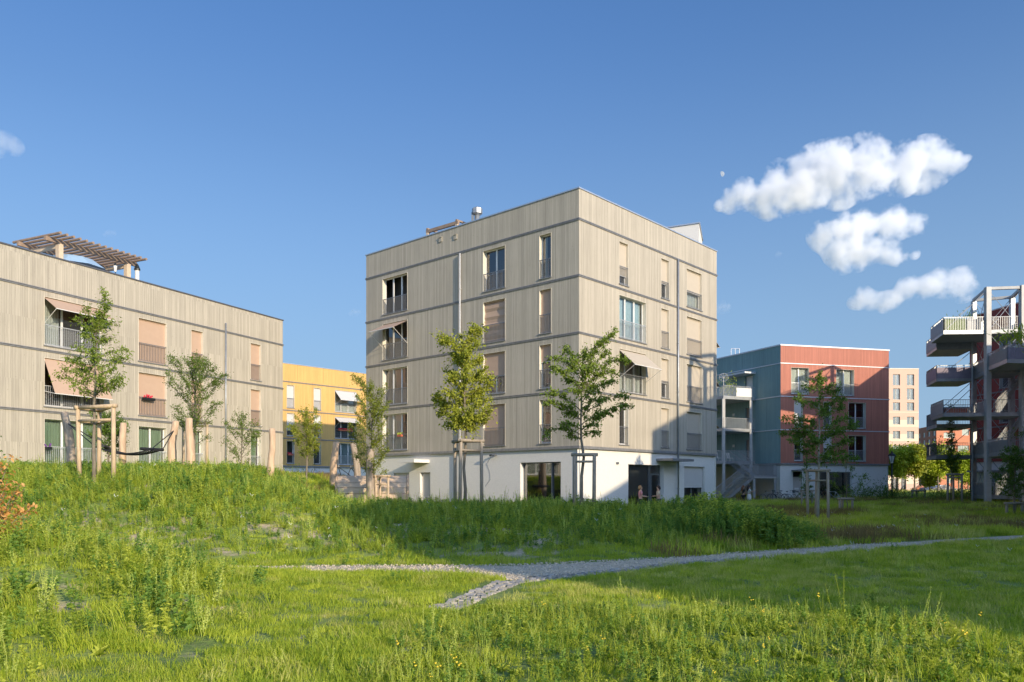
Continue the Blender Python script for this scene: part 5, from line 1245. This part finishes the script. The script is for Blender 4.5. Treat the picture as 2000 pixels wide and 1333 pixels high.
stake_frame(fr_px(41, (1967, 1997, 1980), (0, 0, 1.0)), zp(985, 41), 0, 'low stake frame at the right edge', .07, 'stake_g')

# ------------------------------------------------------------------ playground on and behind the mound
def log(pts, r, mt, label, seed=0, cat='log post'):
    rd = random.Random(seed); b0 = Vector(pts[0]); root_pts = []
    for k in range(len(pts) * 3 - 2):
        f = k / 3; j = min(int(f), len(pts) - 2); root_pts.append(Vector(pts[j]).lerp(Vector(pts[j + 1]), f - j) - b0 + Vector((rd.gauss(0, .012), rd.gauss(0, .012), 0)))
    N = len(root_pts); rr = [r * (1.1 - .25 * k / (N - 1)) * rd.uniform(.93, 1.07) for k in range(N)]
    mb = MB(); mb.tube(root_pts + [root_pts[-1] + Vector((0, 0, .015))], rr + [rr[-1] * .8], 12); o = mb.build('log_post', M[mt], None, b0, 0, True)
    return tag(o, label, cat)
def lpx(D, *pp): return [P(px, py, D + dd) for px, py, dd in pp]
log(lpx(30.5, (142, 925, 0), (137, 860, 0), (125, 806, 0)), .165, 'log_d', 'leaning grey-barked log post at the left end of the hammock', 1)
log(lpx(30.5, (335, 912, 0), (336, 868, 0), (344, 824, 0)), .155, 'log', 'curved pale log post at the right end of the hammock', 2)
log(lpx(31, (239, 912, 0), (240, 827, 0)), .135, 'log', 'straight pale log post behind the hammock', 3)
log(lpx(29, (374, 920, 0), (371, 870, 0), (369, 818, 0)), .15, 'log', 'pale log post in front of the bushy oval tree', 4)
log(lpx(29.5, (528, 930, 0), (531, 880, 0), (532, 838, 0)), .13, 'log', 'pale split log post at the right end of the low house', 5)
# hammock
t_ = empty('hammock', P(225, 912, 30.3), 0, 'black rope hammock slung between two log posts on the mound', 'hammock'); o3 = t_.location
h0, h1 = P(199, 874, 29.8), P(307, 878, 29.8); nb = MB(); N = 16
for e in (-.45, .45):
    nb.tube([h0.lerp(h1, k / N) + Vector((0, e, -.42 * 4 * (k / N) * (1 - k / N) * .5)) - o3 for k in range(N + 1)], .022, 6)
for k in range(1, N * 2):
    q = h0.lerp(h1, k / N / 2); z = -.42 * 4 * (k / N / 2) * (1 - k / N / 2) * .5; nb.tube([q + Vector((0, -.45, z)) - o3, q + Vector((0, 0, z - .05)) - o3, q + Vector((0, .45, z)) - o3], .014, 4)
for e in (-.22, 0, .22): nb.tube([h0.lerp(h1, k / N) + Vector((0, e, -.42 * 4 * (k / N) * (1 - k / N) * .5 - .04)) - o3 for k in range(N + 1)], .016, 5)
nb.build('net', M['black'], t_)
for q in (h0, h1): MB().tube([q + Vector((-.38, -.5, .0)) - o3 if q is h1 else q + Vector((.3, -.5, .03)) - o3, q + Vector((0, .5, 0)) - o3], .06, 8).build('spreader_bar', M['black'], t_)
for q, a in ((h0, P(133, 828, 30.3)), (h1, P(339, 842, 30.3))):
    for e in (-.45, .45): MB().tube([q + Vector((0, e, 0)) - o3, a - o3], .02, 5).build('rope', M['black'], t_)
# nest swing between leaning logs
log(lpx(42, (648, 985, 0), (652, 905, 0), (657, 864, 0)), .2, 'log', 'pale leaning log post left of the nest swing', 6)
log(lpx(42, (704, 985, 0), (697, 915, 0), (690, 867, 0)), .18, 'log_d', 'brown leaning log post right of the nest swing', 7)
log(lpx(37, (724, 985, 0), (722, 925, 0), (724, 878, 0)), .20, 'log_d', 'thick striped log post in front of the slatted play hut', 8)
t_ = empty('nest_swing', P(688, 950, 42.4), 0, 'black nest swing hanging on crossed ropes between leaning logs', 'swing'); o3 = t_.location
c_ = P(691, 951, 42.2); rg = MB(); rg.tube([c_ + Vector((.52 * math.cos(a * math.pi / 10), .52 * math.sin(a * math.pi / 10), 0)) - o3 for a in range(21)], .085, 8, False); rg.build('seat_ring', M['black'], t_, smooth=True)
nb = MB()
for k in range(-3, 4): e = k * .14; l_ = math.sqrt(.52 ** 2 - e * e); nb.tube([c_ + Vector((-l_, e, -.02)) - o3, c_ + Vector((l_, e, -.02)) - o3], .015, 4); nb.tube([c_ + Vector((e, -l_, -.02)) - o3, c_ + Vector((e, l_, -.02)) - o3], .015, 4)
nb.build('net', M['black'], t_)
for j, (px_, py_) in enumerate(((661, 912), (685.5, 913))):
    kn = P(px_, py_, 42.2); top_ = P(660 if j == 0 else 689, 880, 42.2)
    MB().tube([kn - o3, top_ - o3], .03, 6).build('rope', M['steel'], t_)
    for ex, ey in ((-.5, -.1), (.5, .1)): MB().tube([kn - o3, c_ + Vector((ex, ey, .05)) - o3], .02, 5).build('rope', M['black'], t_)
    MB().ball(kn - o3, .06, 8, 6).build('rope_joint', M['sash_g'], t_)
# slatted play hut lying like a barrel
bx = P(728, 975, 39.3); t_ = empty('play_hut', (bx.x, bx.y, .55), R(8), 'barrel-shaped play hut of pale horizontal planks beside the middle house', 'play hut')
mb = MB(); N = 14; l_ = 1.75
for k in range(N):
    a0_ = math.pi * (-.12 + 1.24 * k / N); a1_ = math.pi * (-.12 + 1.24 * (k + .93) / N)
    A0 = (math.cos(a0_) * 1.0, math.sin(a0_) * 1.05 + .62); A1 = (math.cos(a1_) * 1.0, math.sin(a1_) * 1.05 + .62); B0 = (math.cos(a0_) * .94, math.sin(a0_) * .99 + .62); B1 = (math.cos(a1_) * .94, math.sin(a1_) * .99 + .62)
    mb.add([(x, -q[0], q[1]) for x in (-l_, l_) for q in (A0, A1, B1, B0)], [(0, 1, 2, 3), (7, 6, 5, 4), (0, 4, 5, 1), (1, 5, 6, 2), (2, 6, 7, 3), (3, 7, 4, 0)])
mb.build('plank_shell', M['plank'], t_)
for x in (-l_ + .02, l_ - .02): MB().tube([(x, -math.cos(a) * 1.04, math.sin(a) * 1.09 + .62) for a in np.linspace(-.4, 3.54, 15)], .05, 6).build('end_hoop', M['log'], t_)

# ------------------------------------------------------------------ street lamp, bicycles, cars, heap
D = 70; b_ = gp(1742, D); t_ = empty('street_lamp', b_, 0, 'black cast-iron street lamp with a lantern head, right of the red house', 'lamp')
MB().tube([(0, 0, 0), (0, 0, .5), (0, 0, .9), (0, 0, 1.0), (0, 0, 3.3)], [.15, .14, .10, .07, .05], 12).build('pole', M['iron'], t_, smooth=True)
MB().tube([(0, 0, 3.3), (0, 0, 3.38), (0, 0, 3.95)], [.1, .13, .3], 6).build('lamp_glass', M['sash'], t_)
MB().tube([(0, 0, 3.95), (0, 0, 4.02), (0, 0, 4.2), (0, 0, 4.26), (0, 0, 4.42)], [.36, .34, .12, .1, .02], 6).build('lamp_roof', M['iron'], t_)
lf = MB()
for k in range(6): a = k * math.pi / 3; lf.bar((.13 * math.cos(a), .13 * math.sin(a), 3.38), (.31 * math.cos(a), .31 * math.sin(a), 3.96), .03)
lf.build('lamp_frame', M['iron'], t_)

bike_cols = [plain('bike_' + n_, c, .35, .2) for n_, c in (('grey', (.25, .26, .28)), ('dark_blue', (.04, .06, .14)), ('black', (.02, .02, .02)), ('silver', (.5, .52, .53)), ('white', (.65, .65, .63)), ('brown', (.20, .09, .05)))]
def bicycle(x, y, rz, mt, label, basket=False):
    z = Hs(x, y) + .02; t_ = empty('bicycle', (x, y, z), rz, label, 'bicycle', 'bicycles parked along the red and middle houses'); 
    for wx in (-.52, .52):
        wl_ = MB(); wl_.tube([(wx + .33 * math.cos(a * math.pi / 12), 0, .34 + .33 * math.sin(a * math.pi / 12)) for a in range(25)], .02, 6, False); wo = wl_.build('wheel', M['black'], t_, smooth=True)
        sp = MB()
        for a in range(7): sp.tube([(wx + .32 * math.cos(a * .449), 0, .34 + .32 * math.sin(a * .449)), (wx - .32 * math.cos(a * .449), 0, .34 - .32 * math.sin(a * .449))], .004, 3)
        sp.build('spokes', M['steel_p'], wo)
    f = MB(); bb = (-.08, 0, .3); st = (-.2, 0, .78); hd_ = (.38, 0, .82); hd2 = (.41, 0, .68)
    for a, b in ((bb, st), (st, hd_), (bb, hd2), (bb, (-.52, 0, .34)), (st, (-.52, 0, .34)), (hd_, hd2), (hd2, (.52, 0, .34))): f.tube([a, b], .018, 6)
    f.build('frame', mt, t_); MB().tube([hd_, (.35, 0, 1.0), (.3, .28, 1.04)], .014, 6).tube([(.35, 0, 1.0), (.3, -.28, 1.04)], .014, 6).build('handlebar', M['steel_p'], t_)
    MB().ball((-.22, 0, .92), (.14, .07, .035), 8, 5).tube([st, (-.22, 0, .9)], .013, 6).build('saddle', M['black'], t_); MB().tube([(-.08, -.1, .18), (-.08, -.1, .3), (-.08, .1, .3), (-.08, .1, .42)], .012, 5).build('pedals', M['black'], t_)
    if basket: MB().tube([(.55, 0, .78), (.55, 0, 1.02)], [.12, .17], 8).build('basket', M['sash_g'], t_)
for k, (px_, D_k, rz, lab, bk) in enumerate(((1500, 66, .3, 'grey bicycle parked nearest the steel stair post', True), (1512, 66.5, .5, 'dark blue bicycle second from the steel stair', False), (1520, 66.2, 2.8, 'black bicycle at the corner of the teal wall', False), (1541, 68.5, .4, 'silver bicycle parked left of the red house door', True), (1552, 69, 2.9, 'white bicycle in front of the red house door', False), (1610, 70.6, .3, 'brown bicycle at the left of the dark shop window', False), (1628, 71.2, 3.0, 'white bicycle with a basket before the dark shop window', True))):
    bicycle((px_ - 1000) / F * D_k, D_k, rz, bike_cols[(k if k < 6 else 4)], lab, bk)
q = hm.p[0].lerp(hm.p[1], (hm.s_at(0, 846)) / LL); nn_ = Vector((uL.y, -uL.x)); nn_ = nn_ if nn_.y < 0 else -nn_
bicycle(q.x + nn_.x * .9, q.y + nn_.y * .9, math.atan2(-uL.y, -uL.x), bike_cols[4], 'white bicycle leaning by the plaster wall right of the canopy door', True)

def car(x, y, rz, col, label):
    z = Hs(x, y); t_ = empty('parked_car', (x, y, z), rz, label, 'car', 'cars parked in the far distance'); m_ = plain('car_paint', col, .25, .3, .03)
    prof = [(-2.1, .35), (-2.15, .75), (-1.9, .95), (-1.35, 1.0), (-.8, 1.42), (.6, 1.45), (1.25, 1.0), (2.0, .85), (2.15, .6), (2.1, .35)]; b = MB(); n_ = len(prof)
    ys = lambda zz, s_: s_ * (.85 if zz < 1.1 else .68)
    b.add([(px_, ys(zz, -1), zz) for px_, zz in prof] + [(px_, ys(zz, 1), zz) for px_, zz in prof], [tuple(range(n_)), tuple(range(2 * n_ - 1, n_ - 1, -1))] + [(k, n_ + k, n_ + (k + 1) % n_, (k + 1) % n_) for k in range(n_)])
    b.build('body', m_, t_)
    for s_ in (-1, 1): MB().quad((-1.1, s_ * .80, 1.05), (.95, s_ * .80, 1.05), (.5, s_ * .71, 1.38), (-.72, s_ * .71, 1.38)).build('window', M['sash_g'], t_)
    for wx in (-1.3, 1.3):
        for s_ in (-1, 1): MB().tube([(wx, s_ * .68, .32), (wx, s_ * .88, .32)], .32, 14).build('wheel', M['black'], t_)
car(1806 / 1, 0, 0, (.1, .1, .1), 'x') if False else None
for px_, D_k, rz, col, lab in ((1806, 150, .1, (.45, .16, .08), 'rust-red car parked far away below the brick block'), (1822, 146, .15, (.04, .06, .16), 'dark blue car parked far away below the brick block'), (1841, 160, 0, (.6, .6, .6), 'pale grey car parked far away, right of the dark blue one')):
    car((px_ - 1000) / F * D_k, D_k, rz, col, lab)
hx = P(1845, 945, 120); mb = MB(); N = 16
vs = [(0, 0, 1.6)]; fs = []
for j in range(1, 5):
    for k in range(N): a = 2 * math.pi * k / N; rr = j / 4 * 3.6 * random.uniform(.9, 1.1); vs.append((math.cos(a) * rr * 1.3, math.sin(a) * rr, 1.6 * (1 - j / 4) ** 1.2 + random.uniform(-.1, .1) * (j < 4)))
fs = [(0, 1 + k, 1 + (k + 1) % N) for k in range(N)] + [(1 + j * N + k, 1 + j * N + N + k, 1 + j * N + N + (k + 1) % N, 1 + j * N + (k + 1) % N) for j in range(3) for k in range(N)]
o_ = mb.add(vs, fs).build('earth_heap', M['earth']); o_.location = (hx.x, 120, Hs(hx.x, 120) - .1); tag(o_, 'pale heap of earth in the far dry field behind the stake frame', 'heap')

# low shrubs along the red house and dark hedge foot
for px_, D_k, r_, h_, n_, mt, lab in ((1712, 70.5, 1.2, 1.2, 500, 'leaf_c', 'low dark shrub at the right foot of the red house'), (1680, 71.0, .8, 1.3, 240, 'leaf_c', 'thin leafy shrub right of the dark shop window'), (1728, 69.5, .7, 1.7, 260, 'leaf_c', 'taller dark shrub at the right corner of the red house')):
    x_ = (px_ - 1000) / F * D_k; tufts('low_shrub', (x_, D_k, Hs(x_, D_k)), r_, h_, n_, mt, lab, 'shrub')
for x_, D_k, r_, h_, n_, lab in ((35.5, 63, 1.6, 1.2, 700, 'dark shrub under the steel tower, left part'), (38.6, 62, 1.8, 1.4, 700, 'dark shrub under the steel tower, right part'), (31.8, 66, 1.1, 1.1, 400, 'dark low shrub left of the steel tower')):
    tufts('low_shrub', (x_, D_k, Hs(x_, D_k)), r_, h_, n_, 'leaf_c', lab, 'shrub')
q = P(566, 940, 62); tufts('low_shrub', (q.x, q.y, 0), 1.6, 3.2, 900, 'leaf_c', 'dark green shrub at the left foot of the yellow house', 'shrub')
# ------------------------------------------------------------------ people
def skin_obj(name, verts, edges, radii, mt, parent, sub=1, root_v=0):
    me = bpy.data.meshes.new(name); me.from_pydata([tuple(v) for v in verts], edges, []); o = bpy.data.objects.new(name, me); COL.objects.link(o); o.parent = parent
    md = o.modifiers.new('skin', 'SKIN'); md.use_smooth_shade = True; sv_ = me.skin_vertices[0].data
    for k, r_ in enumerate(radii): sv_[k].radius = (r_, r_) if not hasattr(r_, '__len__') else r_; sv_[k].use_root = (k == root_v)
    s_ = o.modifiers.new('sub', 'SUBSURF'); s_.levels = sub; s_.render_levels = sub
    me.materials.append(mt); return o
def person(loc, rz, label, skin, hair, top, legs, arms, long_hair=False, dress=False, stride=.1):
    """local +x is forwards; arms: [(elbow, wrist, fingertip direction)] left then right"""
    t_ = empty('person', loc, rz, label, 'person', None); V, E, Rr = [], [], []
    def v(p, r_, to=None): V.append(Vector(p)); Rr.append(r_); (E.append((to, len(V) - 1)) if to is not None else None); return len(V) - 1
    pe = v((0, 0, .93), (.13, .10)); wa = v((0, 0, 1.08), (.105, .085), pe); chs = v((0, 0, 1.28), (.12, .095), wa); nk = v((.0, 0, 1.43), .05, chs); hb_ = v((.02, 0, 1.50), (.062, .07), nk); hc = v((.025, 0, 1.575), (.075, .09), hb_); v((.02, 0, 1.655), (.05, .06), hc)
    v((.115, 0, 1.555), .014, hc)
    lg_ = []
    for s_ in (-1, 1):
        st_ = stride * s_; hp_ = v((0, s_ * .095, .86), .085, pe); kn = v((st_ * .5 + .02, s_ * .1, .48), .056, hp_); an = v((st_, s_ * .1, .08), .036, kn); v((st_ + .15, s_ * .115, .035), .03, an); lg_.append((hp_, kn, an))
    ar_ = []
    for s_, (el, wr_, fd) in zip((-1, 1), arms):
        sh_ = v((0, s_ * .175, 1.37), .05, chs); e_ = v(el, .038, sh_); w_ = v(wr_, .026, e_); fd = Vector(fd).normalized(); sd = fd.cross(Vector((0, 0, 1))); sd = sd.normalized() if sd.length > .1 else Vector((0, 1, 0))
        pm = v(Vector(wr_) + fd * .06, (.036, .018), w_); ar_.append((sh_, e_, w_))
        for k, (off, ln_) in enumerate(((-.03, .075), (-.01, .088), (.01, .085), (.03, .065))):
            a_ = v(Vector(wr_) + fd * .095 + sd * off, .009, pm); v(Vector(wr_) + fd * (.095 + ln_ * .8) + sd * off * 1.3 + Vector((0, 0, -.012 * (k + 1) * .5)), .007, a_)
        v(Vector(wr_) + fd * .07 + sd * -.06, .010, pm)
    skin_obj('body', V, E, Rr, skin, t_)
    g = lambda *ix: [V[k] for k in ix]
    # top
    vv = g(pe, wa, chs) + [Vector((0, 0, 1.39))]; ee = [(0, 1), (1, 2), (2, 3)]; rr = [(.145, .115), (.122, .10), (.138, .112), (.07, .06)]
    for sh_, e_, w_ in ar_:
        k = len(vv); vv += [V[sh_], V[sh_].lerp(V[e_], .8)]; ee += [(2, k), (k, k + 1)]; rr += [.064, .054]
    skin_obj('top', vv, ee, rr, top, t_)
    if dress:
        mb = MB(); mb.tube([(0, 0, 1.0), (0, 0, .88), (0, 0, .6), (.0, 0, .3), (0, 0, .14)], [.125, .165, .18, .21, .23], 12); mb.build('skirt', legs, t_, smooth=True)
    else:
        vv = [V[pe]]; ee = []; rr = [(.14, .112)]
        for hp_, kn, an in lg_: k = len(vv); vv += g(hp_, kn, an); ee += [(0, k), (k, k + 1), (k + 1, k + 2)]; rr += [.098, .07, .055]
        skin_obj('trousers', vv, ee, rr, legs, t_)
    h_ = MB(); h_.ball((-.012, 0, 1.60), (.105, .098, .10), 10, 8)
    if long_hair: h_.tube([(-.05, 0, 1.62), (-.085, 0, 1.5), (-.10, 0, 1.34), (-.10, 0, 1.22)], [.08, .10, .095, .05], 8)
    else: h_.tube([(-.03, 0, 1.60), (-.06, 0, 1.50), (-.05, 0, 1.45)], [.085, .085, .05], 8)
    h_.build('hair', hair, t_, smooth=True)
    ey = MB(); [ey.ball((.098, s_ * .032, 1.585), .009, 6, 5) for s_ in (-1, 1)]; ey.build('eyes', M['iron'], t_)
    MB().ball((.1, 0, 1.518), (.01, .024, .007), 6, 5).build('mouth', plain('lips', (.4, .12, .1), .6), t_)
    sh2_ = MB()
    for hp_, kn, an in lg_: a_ = V[an]; sh2_.tube([a_ + Vector((-.06, 0, -.05)), a_ + Vector((.03, 0, -.03)), a_ + Vector((.17, 0, -.055))], [.04, .048, .028], 8)
    sh2_.build('shoes', M['iron'], t_, smooth=True)
    return t_
skin = plain('skin', (.55, .33, .23), .55, var=.05); h_bl = plain('blond_hair', (.36, .21, .09), .6, var=.2); h_dk = plain('dark_hair', (.035, .02, .015), .5, var=.2); h_rd = plain('reddish_hair', (.22, .09, .035), .6, var=.2)
def at_px(px, D, z=None): x = (px - 1000) / F * D; return (x, D, Hs(x, D) if z is None else z)
fwd = [((.02, -.22, 1.10), (.22, -.18, 1.06), (1, 0, .1)), ((.02, .22, 1.10), (.24, .16, 1.10), (1, -.2, .1))]
person(at_px(1251, 44.2, .04), .15, 'woman in a pink patterned blouse talking at the shop door, facing right', skin, h_bl, plain('pink_blouse', (.58, .26, .27), .8, var=.4, scale=40), plain('dark_trousers', (.04, .04, .05), .8), fwd)
person(at_px(1286, 45.0, .04), math.pi + .1, 'woman in a cream cardigan by the shop door, facing left', skin, h_dk, plain('cream_cardigan', (.66, .56, .42), .85), plain('grey_trousers', (.12, .12, .13), .8), fwd)
person(at_px(1452, 61, .05), .1, 'woman in black with long reddish hair in front of the steel stair', skin, h_rd, plain('black_top', (.02, .02, .022), .8), plain('black_trousers', (.02, .02, .022), .8), [((.02, -.22, 1.10), (.2, -.14, 1.05), (1, .3, .2)), ((.02, .22, 1.10), (.2, .2, 1.02), (1, 0, 0))], True, stride=.05)
person(at_px(1463, 60.7, .05), -.05, 'woman in a long white dress raising one hand in front of the steel stair', skin, h_dk, plain('white_top', (.72, .68, .62), .85), plain('white_dress', (.72, .68, .62), .85), [((.12, -.24, 1.16), (.42, -.24, 1.32), (.5, 0, 1)), ((.0, .22, 1.08), (.12, .2, .90), (.6, 0, -.6))], True, True, .04)
# pale paving and a planter kerb by them
t_ = MB(); c_ = at_px(1470, 61, 0); t_.prism([(c_[0] - 2.2, c_[1] - 2.5), (c_[0] + 2.6, c_[1] - 2.0), (c_[0] + 5, c_[1] + 9), (c_[0] - 4, c_[1] + 9)], -.1, .048); tag(t_.build('paving', plain('pale_paving', (.45, .43, .40), .9, var=.1)), kind='structure')

# ------------------------------------------------------------------ clouds and moon
def cloud_mat(balls, dens, sc_):
    """density falls off from each billow's centre and is eaten away by noise"""
    m, n, b = mat('cloud_vapour'); n.nodes.remove(b); tc = node(n, 'ShaderNodeTexCoord'); co = tc.outputs['Object']; prev = None
    wn = node(n, 'ShaderNodeTexNoise', Scale=sc_ * .6, Detail=2); n.links.new(co, wn.inputs['Vector'])
    wv = node(n, 'ShaderNodeVectorMath', operation='MULTIPLY_ADD'); n.links.new(wn.outputs['Color'], wv.inputs[0]); wv.inputs[1].default_value = (.35 / sc_,) * 3; wv.inputs[2].default_value = (-.175 / sc_,) * 3
    wa_ = node(n, 'ShaderNodeVectorMath', operation='ADD'); n.links.new(co, wa_.inputs[0]); n.links.new(wv.outputs[0], wa_.inputs[1])
    for c, r_ in balls:
        d = node(n, 'ShaderNodeVectorMath', operation='DISTANCE'); n.links.new(wa_.outputs[0], d.inputs[0]); d.inputs[1].default_value = c
        e = node(n, 'ShaderNodeMath', operation='MULTIPLY_ADD'); n.links.new(d.outputs['Value'], e.inputs[0]); e.inputs[1].default_value = -1 / r_; e.inputs[2].default_value = 1.0
        if prev is None: prev = e.outputs[0]
        else:
            x = node(n, 'ShaderNodeMath', operation='SMOOTH_MAX'); n.links.new(prev, x.inputs[0]); n.links.new(e.outputs[0], x.inputs[1]); x.inputs[2].default_value = .12; prev = x.outputs[0]
    ns = node(n, 'ShaderNodeTexNoise', Scale=sc_ * 1.1, Detail=9, Roughness=.64); n.links.new(co, ns.inputs['Vector'])
    a_ = node(n, 'ShaderNodeMath', operation='MULTIPLY_ADD'); n.links.new(ns.outputs[0], a_.inputs[0]); a_.inputs[1].default_value = 3.4; a_.inputs[2].default_value = -1.8
    s_ = node(n, 'ShaderNodeMath', operation='MULTIPLY_ADD'); n.links.new(prev, s_.inputs[0]); s_.inputs[1].default_value = 1.0; n.links.new(a_.outputs[0], s_.inputs[2])
    t_ = node(n, 'ShaderNodeMath', operation='MULTIPLY'); n.links.new(s_.outputs[0], t_.inputs[0]); t_.inputs[1].default_value = 1.15
    c_ = node(n, 'ShaderNodeClamp'); n.links.new(t_.outputs[0], c_.inputs[0])
    k_ = node(n, 'ShaderNodeMath', operation='MULTIPLY'); n.links.new(c_.outputs[0], k_.inputs[0]); k_.inputs[1].default_value = dens
    vs_ = node(n, 'ShaderNodeVolumeScatter'); vs_.inputs['Color'].default_value = (.925, .925, .93, 1); n.links.new(k_.outputs[0], vs_.inputs['Density'])
    n.links.new(vs_.outputs[0], n.nodes['Material Output'].inputs['Volume']); m.cycles.volume_step_rate = .16; return m
def cloud(lobes, label, dens, D=1500, vox=6, sc_=.022, big=1.6):
    rd = random.Random(len(lobes) * 7 + int(lobes[0][0])); k_ = D / F; c0 = P(lobes[0][0], lobes[0][1], D); mb = MB(); balls = []
    for px, py, r_ in lobes:
        c = P(px, py, D + rd.uniform(-.6, .6) * r_ * k_) - c0; rr = r_ * k_ * big * rd.uniform(.75, 1.3); balls.append((tuple(c), rr)); mb.ball(c, rr * 1.02, 14, 9)
    o = mb.build('cloud', cloud_mat(balls, dens, sc_), None, c0)
    r_ = o.modifiers.new('merge', 'REMESH'); r_.mode = 'VOXEL'; r_.voxel_size = vox
    return tag(o, label, 'cloud', kind='thing')
cloud([(1425, 392, 15), (1452, 380, 20), (1490, 385, 26), (1520, 345, 27), (1522, 385, 26), (1560, 345, 32), (1577, 368, 28), (1600, 335, 32), (1642, 330, 36), (1640, 362, 24), (1682, 328, 34), (1690, 352, 24), (1730, 345, 26), (1769, 325, 34), (1765, 355, 24), (1805, 322, 32), (1836, 318, 28), (1868, 314, 19), (1888, 306, 9), (1405, 402, 7), (1540, 400, 18), (1500, 410, 13)], 'largest white cumulus cloud, highest on the right', .085)
cloud([(1608, 462, 22), (1640, 450, 24), (1668, 446, 24), (1700, 448, 17), (1732, 436, 18), (1765, 432, 21), (1794, 437, 12), (1640, 490, 28), (1672, 492, 28), (1702, 486, 24), (1732, 492, 14), (1752, 498, 12), (1768, 498, 9), (1786, 497, 7), (1648, 510, 18)], 'middle white cloud with a notch on its right side', .08)
cloud([(1684, 582, 19), (1705, 588, 18), (1730, 590, 15), (1752, 582, 12), (1776, 564, 15), (1808, 556, 19), (1845, 552, 21), (1880, 556, 19), (1904, 558, 11), (1668, 592, 9)], 'lowest long white cloud just above the steel tower', .06)
cloud([(-12, 280, 18), (8, 278, 16), (28, 287, 11), (40, 291, 6)], 'small white cloud cut by the left edge', .024)
for (px, py, r_), lab in (((1520, 497, 5), 'tiny faint cloud scrap left of the notched cloud'), ((1414, 601, 9), 'small faint cloud right beside the house corner'), ((694, 610, 7), 'tiny faint cloud left of the middle house'), ((214, 456, 7), 'faint wisp of cloud above the roof pergola')):
    cloud([(px - r_, py + 1, r_ * .6), (px, py, r_ * .8), (px + r_, py, r_ * .5)], lab, .012, vox=1.5, sc_=.08)
# the half moon
mo = P(1410, 340, 4000); mb = MB(); r_ = 5.0 / F * 4000; N = 24; pts = []
for k in range(N + 1): a = -math.pi / 2 + math.pi * k / N; pts.append((math.cos(a), math.sin(a)))
for k in range(1, N): a = math.pi / 2 - math.pi * k / N; pts.append((-math.cos(a) * .35, math.sin(a)))
ca, sa = math.cos(R(20)), math.sin(R(20)); pts = [((x * ca - y * sa) * r_, (x * sa + y * ca) * r_) for x, y in pts]; n_ = len(pts)
vs = [(x, -r_ * .5 * math.sqrt(max(0, 1 - (x * x + y * y) / r_ / r_)) * .8, y) for x, y in pts] + [(x, r_ * .4, y) for x, y in pts] + [(.2 * r_, -r_ * .5, 0)]
mb.add(vs, [(k, (k + 1) % n_, 2 * n_) for k in range(n_)] + [(k, n_ + k, n_ + (k + 1) % n_, (k + 1) % n_) for k in range(n_)])
o_ = mb.build('moon', None, None, mo, smooth=True); m, n, b = mat('moon_rock'); ns = node(n, 'ShaderNodeTexNoise', Scale=.12, Detail=4); tc = node(n, 'ShaderNodeTexCoord'); n.links.new(tc.outputs['Object'], ns.inputs['Vector'])
c = ramp(n, ns.outputs[0], [(.35, (.42, .52, .66)), (.65, (.68, .74, .82))]); b.inputs['Base Color'].default_value = (0, 0, 0, 1); b.inputs['Roughness'].default_value = 1; n.links.new(c, b.inputs['Emission Color']); b.inputs['Emission Strength'].default_value = .55; o_.data.materials.append(m)
tag(o_, 'pale half moon in the blue sky left of the largest cloud', 'moon', kind='thing')
